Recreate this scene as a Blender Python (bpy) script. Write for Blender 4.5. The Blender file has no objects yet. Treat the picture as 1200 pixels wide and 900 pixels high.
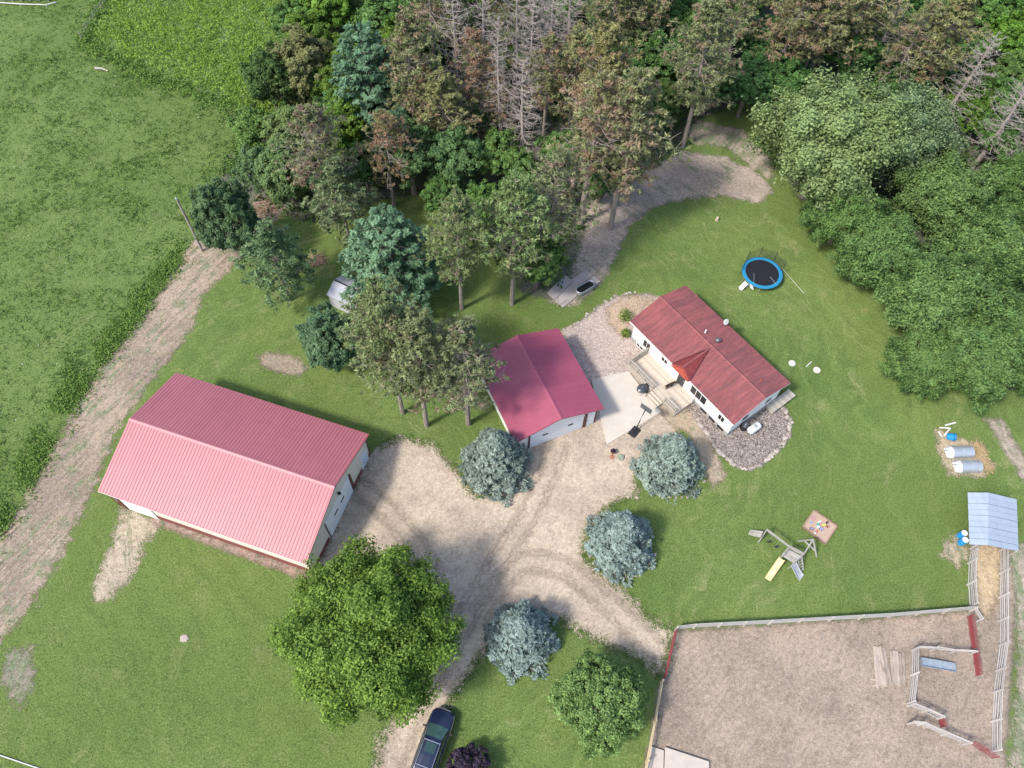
import bpy, math, random
import numpy as np
from mathutils import Vector, Matrix

# ------------------------------------------------------------------ camera, sky, sun, exposure
sc = bpy.context.scene
CH = 66.0; CF = 913.0; CP = math.radians(59.114); CR = math.radians(-2.298)
_fw = np.array([0, math.cos(CP), -math.sin(CP)]); _u0 = np.array([0, math.sin(CP), math.cos(CP)]); _r0 = np.array([1.0, 0, 0])
_rt = _r0*math.cos(CR) - _u0*math.sin(CR); _up = _r0*math.sin(CR) + _u0*math.cos(CR)
cd = bpy.data.cameras.new('camera'); cam = bpy.data.objects.new('camera', cd); sc.collection.objects.link(cam)
cd.sensor_width = 36; cd.lens = CF/1200*36; cd.clip_end = 2000; cd.clip_start = 0.5
cam.matrix_world = Matrix(((_rt[0], _up[0], -_fw[0], 0), (_rt[1], _up[1], -_fw[1], 0), (_rt[2], _up[2], -_fw[2], CH), (0, 0, 0, 1)))
sc.camera = cam
SUN_EL = math.radians(50); SH_AZ = math.radians(36)            # shadows fall towards SH_AZ (from +x)
w = bpy.data.worlds.new('World'); sc.world = w; w.use_nodes = True
nt = w.node_tree; nt.nodes.clear()
sky = nt.nodes.new('ShaderNodeTexSky'); sky.sky_type = 'NISHITA'; sky.sun_disc = False
sky.sun_elevation = SUN_EL; sky.dust_density = 2.0
sdx, sdy = -math.cos(SH_AZ), -math.sin(SH_AZ)                    # towards the sun
sky.sun_rotation = math.atan2(sdx, sdy)
bg = nt.nodes.new('ShaderNodeBackground'); bg.inputs[1].default_value = 0.15
out = nt.nodes.new('ShaderNodeOutputWorld'); nt.links.new(sky.outputs[0], bg.inputs[0]); nt.links.new(bg.outputs[0], out.inputs[0])
sl = bpy.data.lights.new('sun', 'SUN'); sl.energy = 2.25; sl.angle = math.radians(7); sl.color = (1, 0.95, 0.87)
so = bpy.data.objects.new('sun', sl); sc.collection.objects.link(so)
sv = Vector((sdx*math.cos(SUN_EL), sdy*math.cos(SUN_EL), math.sin(SUN_EL)))
so.rotation_euler = sv.to_track_quat('Z', 'Y').to_euler()
sc.view_settings.view_transform = 'Standard'; sc.view_settings.look = 'None'
sc.view_settings.exposure = 1.03; sc.view_settings.gamma = 1

COL = sc.collection
rng = np.random.default_rng(7); random.seed(7)

def g(px, py, z=0.0):
    """the point at height z that the pixel (of the 1200x900 photograph) looks at"""
    d = _fw + _rt*(px-600)/CF + _up*(450-py)/CF
    return np.array([0, 0, CH]) + d*((z-CH)/d[2])
def gx(pts, z=0.0): return [tuple(g(x, y, z)[:2]) for x, y in pts]

# ------------------------------------------------------------------ materials
MATS = {}
class NG:
    def __init__(s, name):
        m = bpy.data.materials.new(name); m.use_nodes = True; s.m = m; s.t = m.node_tree; s.t.nodes.clear()
        s.out = s.n('ShaderNodeOutputMaterial')
    def n(s, typ, **kw):
        nd = s.t.nodes.new(typ)
        for k, v in kw.items(): setattr(nd, k, v)
        return nd
    def l(s, a, b): s.t.links.new(a, b)
    def pos(s):
        if not hasattr(s, '_p'): s._p = s.n('ShaderNodeNewGeometry').outputs['Position']
        return s._p
    def map(s, vec, scale=(1, 1, 1), rot=(0, 0, 0)):
        # rotation first, then scale
        a = s.n('ShaderNodeMapping'); a.inputs['Rotation'].default_value = rot; s.l(vec, a.inputs[0])
        b = s.n('ShaderNodeMapping'); b.inputs['Scale'].default_value = scale; s.l(a.outputs[0], b.inputs[0]); return b.outputs[0]
    def noise(s, scale, detail=4, rough=.6, vec=None, dist=0):
        nd = s.n('ShaderNodeTexNoise'); nd.inputs['Scale'].default_value = scale; nd.inputs['Detail'].default_value = detail
        nd.inputs['Roughness'].default_value = rough; nd.inputs['Distortion'].default_value = dist
        s.l(vec if vec is not None else s.pos(), nd.inputs['Vector']); return nd.outputs['Fac']
    def ramp(s, fac, a, b):
        nd = s.n('ShaderNodeMapRange'); nd.clamp = True
        nd.inputs[1].default_value = a; nd.inputs[2].default_value = b; s.l(fac, nd.inputs[0]); return nd.outputs[0]
    def mix(s, fac, a, b, mode='MIX'):
        nd = s.n('ShaderNodeMix', data_type='RGBA', blend_type=mode)
        for sock, v in ((nd.inputs[0], fac), (nd.inputs[6], a), (nd.inputs[7], b)):
            if isinstance(v, (int, float)): sock.default_value = v
            elif isinstance(v, tuple): sock.default_value = v if len(v) == 4 else (*v, 1)
            else: s.l(v, sock)
        return nd.outputs[2]
    def math(s, op, a, b=0.0):
        nd = s.n('ShaderNodeMath', operation=op)
        for i, v in enumerate((a, b)):
            if isinstance(v, (int, float)): nd.inputs[i].default_value = v
            else: s.l(v, nd.inputs[i])
        return nd.outputs[0]
    def attr(s, name): return s.n('ShaderNodeAttribute', attribute_name=name).outputs['Fac']
    def bsdf(s, col, rough=.8, metal=0, spec=.3, bump=None, bstr=.4, bdist=.05, coat=0):
        p = s.n('ShaderNodeBsdfPrincipled')
        if isinstance(col, tuple): p.inputs['Base Color'].default_value = (*col, 1)
        else: s.l(col, p.inputs['Base Color'])
        p.inputs['Roughness'].default_value = rough; p.inputs['Metallic'].default_value = metal
        p.inputs['Specular IOR Level'].default_value = spec; p.inputs['Coat Weight'].default_value = coat
        if bump is not None:
            b = s.n('ShaderNodeBump'); b.inputs['Strength'].default_value = bstr; b.inputs['Distance'].default_value = bdist
            s.l(bump, b.inputs['Height']); s.l(b.outputs[0], p.inputs['Normal'])
        return p.outputs[0]
    def done(s, sh): s.l(sh, s.out.inputs[0]); return s.m

def paint(name, c, rough=.6, metal=0, spec=.4, var=.18, scale=2.5, coat=0, fine=14):
    """a painted / plain surface with soft weathering"""
    if name in MATS: return MATS[name]
    s = NG(name); n1 = s.noise(scale, 5, .65); n2 = s.noise(fine, 3)
    f = s.math('ADD', s.math('MULTIPLY', n1, .65), s.math('MULTIPLY', n2, .35))
    lo = tuple(x*(1-var) for x in c); hi = tuple(min(1, x*(1+var)) for x in c)
    col = s.mix(s.ramp(f, .3, .7), lo, hi)
    MATS[name] = s.done(s.bsdf(col, rough, metal, spec, n2, .12, .01, coat)); return MATS[name]

def wood(name, c, var=.35, rot=0):
    if name in MATS: return MATS[name]
    s = NG(name); n1 = s.noise(1.7, 5, .7); n2 = s.noise(9, 4, .7, s.map(s.pos(), (1, .15, .6), (0, 0, rot)))
    f = s.math('ADD', s.math('MULTIPLY', n1, .5), s.math('MULTIPLY', n2, .5))
    oi = s.n('ShaderNodeObjectInfo').outputs['Random']
    f = s.math('ADD', f, s.math('MULTIPLY', s.math('SUBTRACT', oi, .5), .3))
    col = s.mix(s.ramp(f, .25, .75), tuple(x*(1-var) for x in c), tuple(min(1, x*(1+var)) for x in c))
    MATS[name] = s.done(s.bsdf(col, .85, 0, .15, n2, .3, .01)); return MATS[name]

def feather(s, sh, amp=.55, scale=.9, width=.28):
    """ragged edge of a ground sheet: transparent beyond the outline +- noise"""
    e = s.attr('edge'); n = s.noise(scale, 6, .7); n3 = s.noise(9, 3, .6)
    v = s.math('ADD', e, s.math('ADD', s.math('MULTIPLY', s.math('SUBTRACT', n, .5), amp*3.4), s.math('MULTIPLY', s.math('SUBTRACT', n3, .5), amp*2.2)))
    a = s.ramp(v, -width, width)
    t = s.n('ShaderNodeBsdfTransparent'); m = s.n('ShaderNodeMixShader'); s.l(a, m.inputs[0]); s.l(t.outputs[0], m.inputs[1]); s.l(sh, m.inputs[2])
    return m.outputs[0]

def grass_mat(name, c1, c2, c3, straw, streak_rot=.3, mow=.5, worn=.5, edge=None, amp=.5):
    s = NG(name); p = s.pos()
    big = s.noise(.09, 4, .6); mid = s.noise(.55, 5, .65); fine = s.noise(5.5, 4, .7); grain = s.noise(13, 4, .8)
    def ring(cx, cy, fr, wob):
        sub = s.n('ShaderNodeVectorMath', operation='SUBTRACT'); s.l(p, sub.inputs[0]); sub.inputs[1].default_value = (cx, cy, 0)
        ln = s.n('ShaderNodeVectorMath', operation='LENGTH'); s.l(sub.outputs[0], ln.inputs[0])
        rr = s.math('ADD', ln.outputs['Value'], s.math('MULTIPLY', s.noise(.11, 3, .5), wob))
        cb = s.n('ShaderNodeCombineXYZ'); s.l(s.math('MULTIPLY', rr, fr), cb.inputs[0]); s.l(s.math('MULTIPLY', s.noise(.35, 4, .6), 2.2), cb.inputs[1])
        return s.noise(1.0, 4, .7, cb.outputs[0])
    st = ring(20, 42, .75, 9); st2 = ring(-12, 30, 1.1, 14)
    col = s.mix(s.ramp(big, .40, .60), c1, c2)
    col = s.mix(s.math('MULTIPLY', s.ramp(mid, .45, .62), .7), col, c3)
    col = s.mix(s.math('MULTIPLY', s.ramp(st, .48, .62), .5*mow), col, tuple(x*.62 for x in c1))
    col = s.mix(s.math('MULTIPLY', s.ramp(st2, .48, .62), .45*mow), col, tuple(min(1, x*1.5) for x in c2))
    wv = s.math('ADD', s.math('MULTIPLY', s.noise(.33, 6, .75), .6), s.math('MULTIPLY', st2, .4))
    col = s.mix(s.math('MULTIPLY', s.ramp(wv, .53, .62), worn), col, straw)
    huge = s.noise(.03, 3, .5); col = s.mix(s.math('MULTIPLY', s.ramp(huge, .42, .58), .5), col, tuple(x*k for x, k in zip(c1, (1.05, .92, .7))))
    col = s.mix(s.ramp(fine, .38, .62), s.mix(.26, col, (0, 0, 0)), s.mix(.05, col, (1, 1, .5)))
    col = s.mix(s.ramp(grain, .40, .60), s.mix(.38, col, (.0, .01, 0)), s.mix(.09, col, (.8, .9, .4)))
    sh = s.bsdf(col, .95, 0, .05, s.math('ADD', grain, fine), .8, .06)
    if edge: sh = feather(s, sh, amp)
    MATS[name] = s.done(sh); return MATS[name]

def dirt_mat(name, c1, c2, dark, green=None, greens=.0, rot=0.0, streak=.5, stones=0.0, amp=.55, edge=True, bump=.7, stonecol=(.6, .55, .48), fscale=1.0):
    s = NG(name); p = s.pos()
    big = s.noise(.16*fscale, 5, .6); mid = s.noise(1.1*fscale, 6, .7); fine = s.noise(3.2, 5, .75); grain = s.noise(12, 4, .8)
    st = s.noise(1.0, 6, .75, s.map(p, (2.2, .22, 1), (0, 0, rot)), .5)
    col = s.mix(s.ramp(big, .42, .58), tuple(min(1, x*1.12) for x in c1), tuple(x*.92 for x in c2))
    col = s.mix(s.math('MULTIPLY', s.ramp(mid, .50, .64), .55), col, dark)
    m2 = s.noise(.45*fscale, 6, .75); col = s.mix(s.math('MULTIPLY', s.ramp(m2, .52, .66), .5), col, tuple(min(1, x*1.35) for x in c1))
    col = s.mix(s.math('MULTIPLY', s.ramp(st, .5, .62), streak), col, dark)
    if green is not None:
        gv = s.math('ADD', s.math('MULTIPLY', s.noise(.5, 6, .75), .55), s.math('MULTIPLY', st, .45))
        col = s.mix(s.math('MULTIPLY', s.ramp(gv, .56-.1*greens, .63-.1*greens), .9), col, green)
    vo = s.n('ShaderNodeTexVoronoi'); vo.inputs['Scale'].default_value = 9; s.l(p, vo.inputs['Vector'])
    if stones > 0:
        wn = s.n('ShaderNodeTexWhiteNoise'); s.l(vo.outputs['Position'], wn.inputs['Vector'])
        vv = wn.outputs['Value']
        col = s.mix(s.math('MULTIPLY', s.ramp(vv, .55, 1), stones), col, stonecol)
        col = s.mix(s.math('MULTIPLY', s.ramp(vv, .35, 0), stones*.8), col, dark)
    col = s.mix(s.ramp(fine, .36, .64), s.mix(.30, col, (.02, .01, 0)), s.mix(.10, col, (1, .96, .9)))
    col = s.mix(s.ramp(grain, .40, .60), s.mix(.26, col, (.02, .01, 0)), s.mix(.10, col, (1, .97, .9)))
    sp = s.noise(1.6, 3, .6); col = s.mix(s.math('MULTIPLY', s.ramp(sp, .66, .71), .55), col, tuple(x*.55 for x in dark))
    sh = s.bsdf(col, .95, 0, .08, s.math('ADD', grain, s.math('MULTIPLY', fine, 1.6)), bump, .06)
    if edge: sh = feather(s, sh, amp)
    MATS[name] = s.done(sh); return MATS[name]

def leaf_mat(name, dark, light, trans=.22, brown=None, rough=.6, clump=.5):
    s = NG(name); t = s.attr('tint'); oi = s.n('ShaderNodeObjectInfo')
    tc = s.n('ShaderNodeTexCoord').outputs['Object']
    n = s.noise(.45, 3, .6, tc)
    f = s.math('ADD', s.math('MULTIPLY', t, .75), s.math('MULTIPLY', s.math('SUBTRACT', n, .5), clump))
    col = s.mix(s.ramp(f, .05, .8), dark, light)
    if brown is not None:
        b = s.math('SUBTRACT', oi.outputs['Alpha'], s.attr('br'))
        col = s.mix(s.ramp(b, -.06, .08), col, s.mix(s.ramp(t, 0, 1), tuple(x*.6 for x in brown), brown))
    col = s.mix(1.0, col, oi.outputs['Color'], 'MULTIPLY')
    d = s.bsdf(col, rough, 0, .25)
    tr = s.n('ShaderNodeBsdfTranslucent'); s.l(col, tr.inputs[0])
    m = s.n('ShaderNodeMixShader'); m.inputs[0].default_value = trans; s.l(d, m.inputs[1]); s.l(tr.outputs[0], m.inputs[2])
    MATS[name] = s.done(m.outputs[0]); return MATS[name]

def bark_mat(name, c):
    s = NG(name); n = s.noise(3, 5, .7, s.map(s.pos(), (3, 3, .6)))
    col = s.mix(s.ramp(n, .3, .7), tuple(x*.55 for x in c), tuple(x*1.3 for x in c))
    MATS[name] = s.done(s.bsdf(col, .9, 0, .1, n, .6, .03)); return MATS[name]

# ------------------------------------------------------------------ mesh helpers
def mesh_obj(name, V, F, mat, parent=None, origin=None, smooth=False, attrs=None, link=True):
    V = np.asarray(V, float).reshape(-1, 3)
    if origin is not None: V = V - np.asarray(origin)
    me = bpy.data.meshes.new(name)
    if isinstance(F, np.ndarray):
        n, k = F.shape
        me.vertices.add(len(V)); me.vertices.foreach_set('co', V.astype(np.float32).ravel())
        me.loops.add(n*k); me.loops.foreach_set('vertex_index', F.astype(np.int32).ravel())
        me.polygons.add(n); me.polygons.foreach_set('loop_start', np.arange(0, n*k, k, dtype=np.int32))
        me.update(calc_edges=True)
    else:
        me.from_pydata(V.tolist(), [], [list(map(int, f)) for f in F]); me.update()
    if attrs:
        for a, vals in attrs.items():
            at = me.attributes.new(a, 'FLOAT', 'POINT'); at.data.foreach_set('value', np.asarray(vals, np.float32))
    if mat is not None: me.materials.append(mat)
    if smooth: me.polygons.foreach_set('use_smooth', [True]*len(me.polygons))
    o = bpy.data.objects.new(name, me)
    if link: COL.objects.link(o)
    if parent is not None: o.parent = parent
    return o

class MB:
    def __init__(s): s.v = []; s.f = []
    def add(s, V, F):
        o = len(s.v); s.v += [tuple(map(float, p)) for p in V]; s.f += [tuple(i+o for i in f) for f in F]; return s
    def box(s, x0, x1, y0, y1, z0, z1):
        return s.add([(x0,y0,z0),(x1,y0,z0),(x1,y1,z0),(x0,y1,z0),(x0,y0,z1),(x1,y0,z1),(x1,y1,z1),(x0,y1,z1)],
                     [(3,2,1,0),(4,5,6,7),(0,1,5,4),(1,2,6,5),(2,3,7,6),(3,0,4,7)])
    def hexa(s, b, t):
        return s.add(list(b)+list(t), [(3,2,1,0),(4,5,6,7),(0,1,5,4),(1,2,6,5),(2,3,7,6),(3,0,4,7)])
    def beam(s, p, q, w, h, up=(0, 0, 1)):
        p, q, up = map(lambda a: np.asarray(a, float), (p, q, up)); d = q-p; d /= np.linalg.norm(d)+1e-9
        x = np.cross(d, up)
        if np.linalg.norm(x) < 1e-3: x = np.cross(d, (1, 0, 0))
        x /= np.linalg.norm(x); y = np.cross(x, d)
        c = [(-1,-1),(1,-1),(1,1),(-1,1)]
        return s.hexa([p+x*a*w/2+y*b*h/2 for a, b in c], [q+x*a*w/2+y*b*h/2 for a, b in c])
    def tube(s, pts, rad, n=6, cap=True):
        P = [np.asarray(p, float) for p in pts]; k = len(P); o = len(s.v)
        for i in range(k):
            d = P[min(i+1, k-1)]-P[max(i-1, 0)]; d = d/(np.linalg.norm(d)+1e-9)
            a = np.cross(d, (0, 0, 1)) if abs(d[2]) < .95 else np.cross(d, (1, 0, 0)); a /= np.linalg.norm(a); b = np.cross(d, a)
            r = rad[i] if hasattr(rad, '__len__') else rad
            for j in range(n):
                t = 2*math.pi*j/n; s.v.append(tuple(P[i]+(a*math.cos(t)+b*math.sin(t))*r))
        for i in range(k-1):
            for j in range(n): s.f.append((o+i*n+j, o+i*n+(j+1) % n, o+(i+1)*n+(j+1) % n, o+(i+1)*n+j))
        if cap: s.f.append(tuple(o+(k-1)*n+j for j in range(n))); s.f.append(tuple(o+n-1-j for j in range(n)))
        return s
    def prism(s, poly, z0, z1):
        n = len(poly); o = len(s.v)
        A = sum(poly[i][0]*poly[(i+1) % n][1]-poly[(i+1) % n][0]*poly[i][1] for i in range(n))
        if A < 0: poly = poly[::-1]
        s.v += [(p[0], p[1], z0) for p in poly]+[(p[0], p[1], z1) for p in poly]
        s.f.append(tuple(o+n-1-i for i in range(n))); s.f.append(tuple(o+n+i for i in range(n)))
        for i in range(n): j = (i+1) % n; s.f.append((o+i, o+j, o+n+j, o+n+i))
        return s
    def lathe(s, prof, c=(0, 0, 0), n=20, sx=1, sy=1):
        o = len(s.v); k = len(prof)
        for r, z in prof:
            for j in range(n):
                t = 2*math.pi*j/n; s.v.append((c[0]+r*sx*math.cos(t), c[1]+r*sy*math.sin(t), c[2]+z))
        for i in range(k-1):
            for j in range(n): s.f.append((o+i*n+j, o+i*n+(j+1) % n, o+(i+1)*n+(j+1) % n, o+(i+1)*n+j))
        s.f.append(tuple(o+n-1-j for j in range(n))); s.f.append(tuple(o+(k-1)*n+j for j in range(n)))
        return s
    def build(s, name, mat, parent=None, origin=None, smooth=False):
        return mesh_obj(name, s.v, s.f, mat, parent, origin, smooth)

def tag(o, label, cat, group=None):
    o['label'] = label; o['category'] = cat
    if group: o['group'] = group
    return o
def thing(name, label, cat, loc=(0, 0, 0), rz=0, group=None):
    o = bpy.data.objects.new(name, None); COL.objects.link(o); o.empty_display_size = .3
    o.location = loc; o.rotation_euler = (0, 0, rz); return tag(o, label, cat, group)
def struct(o): o['kind'] = 'structure'; return o

_unit = {}
def bx(parent, name, mat, x0, x1, y0, y1, z0, z1, rot=None):
    """a box part: one shared unit mesh per material"""
    if mat.name not in _unit:
        _unit[mat.name] = mesh_obj('unit', *_ub(), mat, link=False).data
    o = bpy.data.objects.new(name, _unit[mat.name]); COL.objects.link(o); o.parent = parent
    o.location = ((x0+x1)/2, (y0+y1)/2, (z0+z1)/2); o.scale = (abs(x1-x0), abs(y1-y0), abs(z1-z0)); return o
def _ub():
    m = MB().box(-.5, .5, -.5, .5, -.5, .5); return m.v, m.f
def beam(parent, name, mat, p, q, w, h, up=(0, 0, 1)):
    if mat.name not in _unit: _unit[mat.name] = mesh_obj('unit', *_ub(), mat, link=False).data
    p, q, up = Vector(p), Vector(q), Vector(up); d = (q-p); L = d.length; d.normalize()
    x = d.cross(up)
    if x.length < 1e-3: x = d.cross(Vector((1, 0, 0)))
    x.normalize(); y = x.cross(d)
    o = bpy.data.objects.new(name, _unit[mat.name]); COL.objects.link(o); o.parent = parent
    M = Matrix((x, d, y)).transposed()
    o.rotation_euler = M.to_euler(); o.location = (p+q)/2; o.scale = (w, L, h); return o

# ------------------------------------------------------------------ ground sheets
def sdist(P, poly):
    """signed distance (inside positive) of points P (n,2) to polygon"""
    poly = np.asarray(poly, float); n = len(poly); d = np.full(len(P), 1e9); ins = np.zeros(len(P), bool)
    for i in range(n):
        a, b = poly[i], poly[(i+1) % n]; e = b-a; w_ = P-a
        t = np.clip((w_@e)/(e@e+1e-12), 0, 1); d = np.minimum(d, np.hypot(*(w_-t[:, None]*e).T))
        c = (a[1] > P[:, 1]) != (b[1] > P[:, 1])
        xi = (b[0]-a[0])*(P[:, 1]-a[1])/(b[1]-a[1]+1e-12)+a[0]; ins ^= c & (P[:, 0] < xi)
    return np.where(ins, d, -d)
def sheet(name, poly, z, mat, res=.5, grow=.5, bumpz=0.0):
    poly = np.asarray(poly, float); lo = poly.min(0)-grow-res; hi = poly.max(0)+grow+res
    nx = int((hi[0]-lo[0])/res)+2; ny = int((hi[1]-lo[1])/res)+2
    X, Y = np.meshgrid(lo[0]+np.arange(nx)*res, lo[1]+np.arange(ny)*res, indexing='ij')
    P = np.stack([X.ravel(), Y.ravel()], 1); sd = sdist(P, poly)
    idx = np.arange(nx*ny).reshape(nx, ny)
    Q = np.stack([idx[:-1, :-1], idx[1:, :-1], idx[1:, 1:], idx[:-1, 1:]], -1).reshape(-1, 4)
    keep = (sd[Q] > -grow).any(1); Q = Q[keep]
    used = np.unique(Q); re = np.full(nx*ny, -1); re[used] = np.arange(len(used))
    V = np.column_stack([P[used], np.full(len(used), z)])
    o = mesh_obj(name, V, re[Q], mat, attrs={'edge': np.clip(sd[used], -3, 3)})
    return struct(o)
def inside(n, poly, rg=rng):
    poly = np.asarray(poly, float); lo, hi = poly.min(0), poly.max(0); R = np.zeros((0, 2))
    while len(R) < n:
        P = lo+rg.random((n*2, 2))*(hi-lo); R = np.vstack([R, P[sdist(P, poly) > 0]])
    return R[:n]

LAWN = grass_mat('lawn_grass', (.076, .148, .025), (.138, .212, .050), (.096, .166, .029), (.27, .27, .125), .25, .75, .6)
struct(mesh_obj('ground', [(-600, -300, 0), (600, -300, 0), (600, 900, 0), (-600, 900, 0)], [(0, 1, 2, 3)], LAWN))

PASTURE = [(-900, -300), (420, -300), (135, -10), (100, 48), (150, 80), (230, 108), (300, 135), (268, 190), (240, 250), (222, 292), (170, 372), (120, 432), (80, 497), (40, 572), (0, 632), (-60, 730), (-900, 900)]
def gpoly(pts): return [tuple(g(max(-420, min(1620, x)), max(-170, y))[:2]) for x, y in pts]
past = gpoly([(-420, -170), (250, -170), (135, -10), (100, 48), (150, 80), (230, 108), (300, 135), (268, 190), (240, 250), (222, 292), (170, 372), (120, 432), (80, 497), (40, 572), (0, 632), (-60, 730), (-420, 900)])
sheet('pasture', past, .004, grass_mat('pasture_grass', (.080, .150, .032), (.130, .200, .052), (.095, .172, .038), (.24, .25, .115), -.9, .4, .45, True, .9), 1.0, 1.0)
field = gpoly([(250, -170), (140, -20), (112, 45), (150, 72), (200, 92), (250, 112), (300, 135), (335, 150), (345, 60), (370, 0), (420, -170)])
sheet('field', field, .006, dirt_mat('field_soil', (.13, .24, .03), (.11, .2, .028), (.07, .13, .02), amp=.5), 1.0, .8)
wood_floor = gpoly([(420, -170), (370, 0), (345, 60), (320, 120), (262, 190), (250, 240), (262, 280), (300, 292), (325, 250), (380, 262), (420, 240), (500, 222), (560, 240), (590, 305), (618, 345), (655, 352), (672, 312), (700, 240), (790, 172), (815, 142), (880, 112), (900, 150), (930, 225), (1000, 285), (1050, 350), (1100, 420), (1140, 455), (1200, 455), (1420, 440), (1620, 200), (1620, -170)])
sheet('woodland_floor', wood_floor, .008, dirt_mat('leaf_litter', (.045, .036, .022), (.035, .045, .016), (.02, .018, .01), (.035, .07, .014), 1.1, streak=.2, amp=.8), 1.0, 1.0)
lane = gx([(224, 286), (205, 318), (170, 370), (120, 430), (80, 495), (40, 570), (0, 630), (-60, 730), (-120, 850), (-60, 850), (0, 745), (25, 728), (62, 668), (88, 618), (112, 566), (138, 502), (176, 447), (200, 420), (226, 382), (238, 345), (268, 316), (292, 294), (330, 250), (300, 236), (262, 262)])
sheet('dirt_lane', lane, .012, dirt_mat('lane_dirt', (.33, .24, .155), (.235, .16, .10), (.115, .076, .047), (.10, .15, .035), .5, rot=.50, streak=.9, stones=.12, amp=.95), .5, 1.3)
drive = gx([(433, 531), (470, 513), (507, 522), (533, 548), (560, 585), (600, 570), (612, 500), (690, 465), (705, 480), (745, 470), (790, 455), (812, 480), (790, 515), (746, 548), (748, 580), (715, 592), (688, 620), (682, 652), (712, 676), (745, 706), (762, 728), (788, 737), (777, 793), (742, 766), (700, 752), (655, 722), (608, 738), (566, 765), (540, 802), (522, 835), (510, 870), (500, 920), (485, 1100), (425, 1100), (436, 920), (447, 866), (474, 815), (482, 720), (440, 660), (372, 684), (362, 676), (386, 632), (414, 572)])
sheet('driveway', drive, .016, dirt_mat('gravel', (.53, .42, .305), (.45, .348, .25), (.31, .232, .165), rot=.5, streak=.35, stones=.1, amp=.9), .4, 1.2)
def ribbon(name, pts, off, width, z, mat):
    P = np.array([g(*q)[:2] for q in pts]); t = np.linspace(0, len(P)-1, 40); C = np.column_stack([np.interp(t, np.arange(len(P)), P[:, k]) for k in (0, 1)])
    for _ in range(6): C[1:-1] = (C[:-2]+2*C[1:-1]+C[2:])/4
    d = np.gradient(C, axis=0); d /= np.linalg.norm(d, axis=1, keepdims=True); n = np.column_stack([-d[:, 1], d[:, 0]])
    return sheet(name, np.vstack([C+n*(off-width/2), (C+n*(off+width/2))[::-1]]), z, mat, .25, .5)
RUT = dirt_mat('rut_gravel', (.51, .402, .29), (.44, .34, .244), (.31, .232, .165), rot=.5, streak=.4, stones=.1, amp=.42)
zr = .0163
for pts in ([(452, 915), (480, 840), (520, 770), (565, 690), (610, 620), (640, 560), (655, 520)], [(505, 800), (520, 720), (490, 640), (450, 595), (418, 570)], [(560, 720), (610, 655), (665, 665), (715, 710), (775, 765)]):
    for off in (-.8, .8): ribbon('wheel_rut', pts, off, .34, zr, RUT); zr += .0004
corral = gx([(790, 739), (900, 732), (1040, 724), (1136, 715), (1142, 640), (1185, 640), (1192, 690), (1186, 790), (1178, 880), (1176, 960), (1170, 1100), (735, 1100), (752, 920), (775, 797)])
sheet('corral_dirt', corral, .010, dirt_mat('corral_soil', (.325, .24, .172), (.275, .20, .143), (.15, .105, .074), rot=.7, streak=.5, stones=.05, amp=.35), .5, .5)
east = gx([(1180, 640), (1215, 640), (1215, 700), (1215, 960), (1185, 960), (1186, 880), (1193, 760), (1190, 700)])
sheet('bare_verge', east, .013, dirt_mat('verge_soil', (.36, .30, .22), (.30, .24, .17), (.2, .16, .11), (.1, .16, .04), .9, streak=.4, amp=.8), .5, .8)
back = gx([(655, 352), (676, 305), (690, 240), (722, 215), (760, 196), (800, 178), (850, 184), (890, 204), (905, 222), (893, 238), (842, 229), (800, 233), (762, 246), (738, 264), (726, 290), (716, 312), (703, 332), (690, 345), (670, 358), (640, 352)])
sheet('dirt_path', back, .014, dirt_mat('path_soil', (.43, .335, .265), (.36, .275, .215), (.19, .145, .115), (.09, .14, .035), .4, rot=-.9, streak=.5, stones=.35, amp=.7), .4, 1.2)
up = gx([(800, 150), (822, 140), (868, 152), (905, 190), (905, 215), (880, 196), (850, 172), (815, 168)])
sheet('bare_soil_strip', up, .011, dirt_mat('strip_soil', (.38, .3, .22), (.3, .23, .165), (.18, .13, .1), (.10, .165, .035), .9, rot=.6, amp=.8), .5, .7)
yard = gx([(658, 388), (676, 380), (700, 362), (722, 348), (760, 344), (800, 360), (790, 420), (800, 452), (770, 470), (740, 440), (693, 447), (690, 460), (672, 430)])
sheet('gravel_yard', yard, .018, dirt_mat('pink_gravel', (.44, .335, .29), (.37, .28, .24), (.25, .185, .16), streak=.15, stones=.75, amp=.3, stonecol=(.68, .58, .52)), .3, .4)
mul = gx([(712, 362), (728, 350), (752, 346), (772, 352), (748, 372), (736, 384), (733, 398), (722, 388), (712, 374)])
sheet('wood_chip_bed', mul, .022, dirt_mat('wood_chips', (.47, .31, .17), (.40, .27, .155), (.28, .18, .1), (.1, .16, .04), .2, streak=.1, stones=.5, amp=.5), .3, .5)
mul2 = gx([(772, 480), (790, 486), (812, 478), (826, 500), (840, 530), (850, 560), (835, 572), (822, 545), (806, 508), (785, 498)])
sheet('mulch_bed', mul2, .023, dirt_mat('mulch', (.40, .29, .17), (.33, .23, .14), (.22, .15, .09), (.1, .16, .04), .25, streak=.1, stones=.4, amp=.5), .3, .5)
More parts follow.
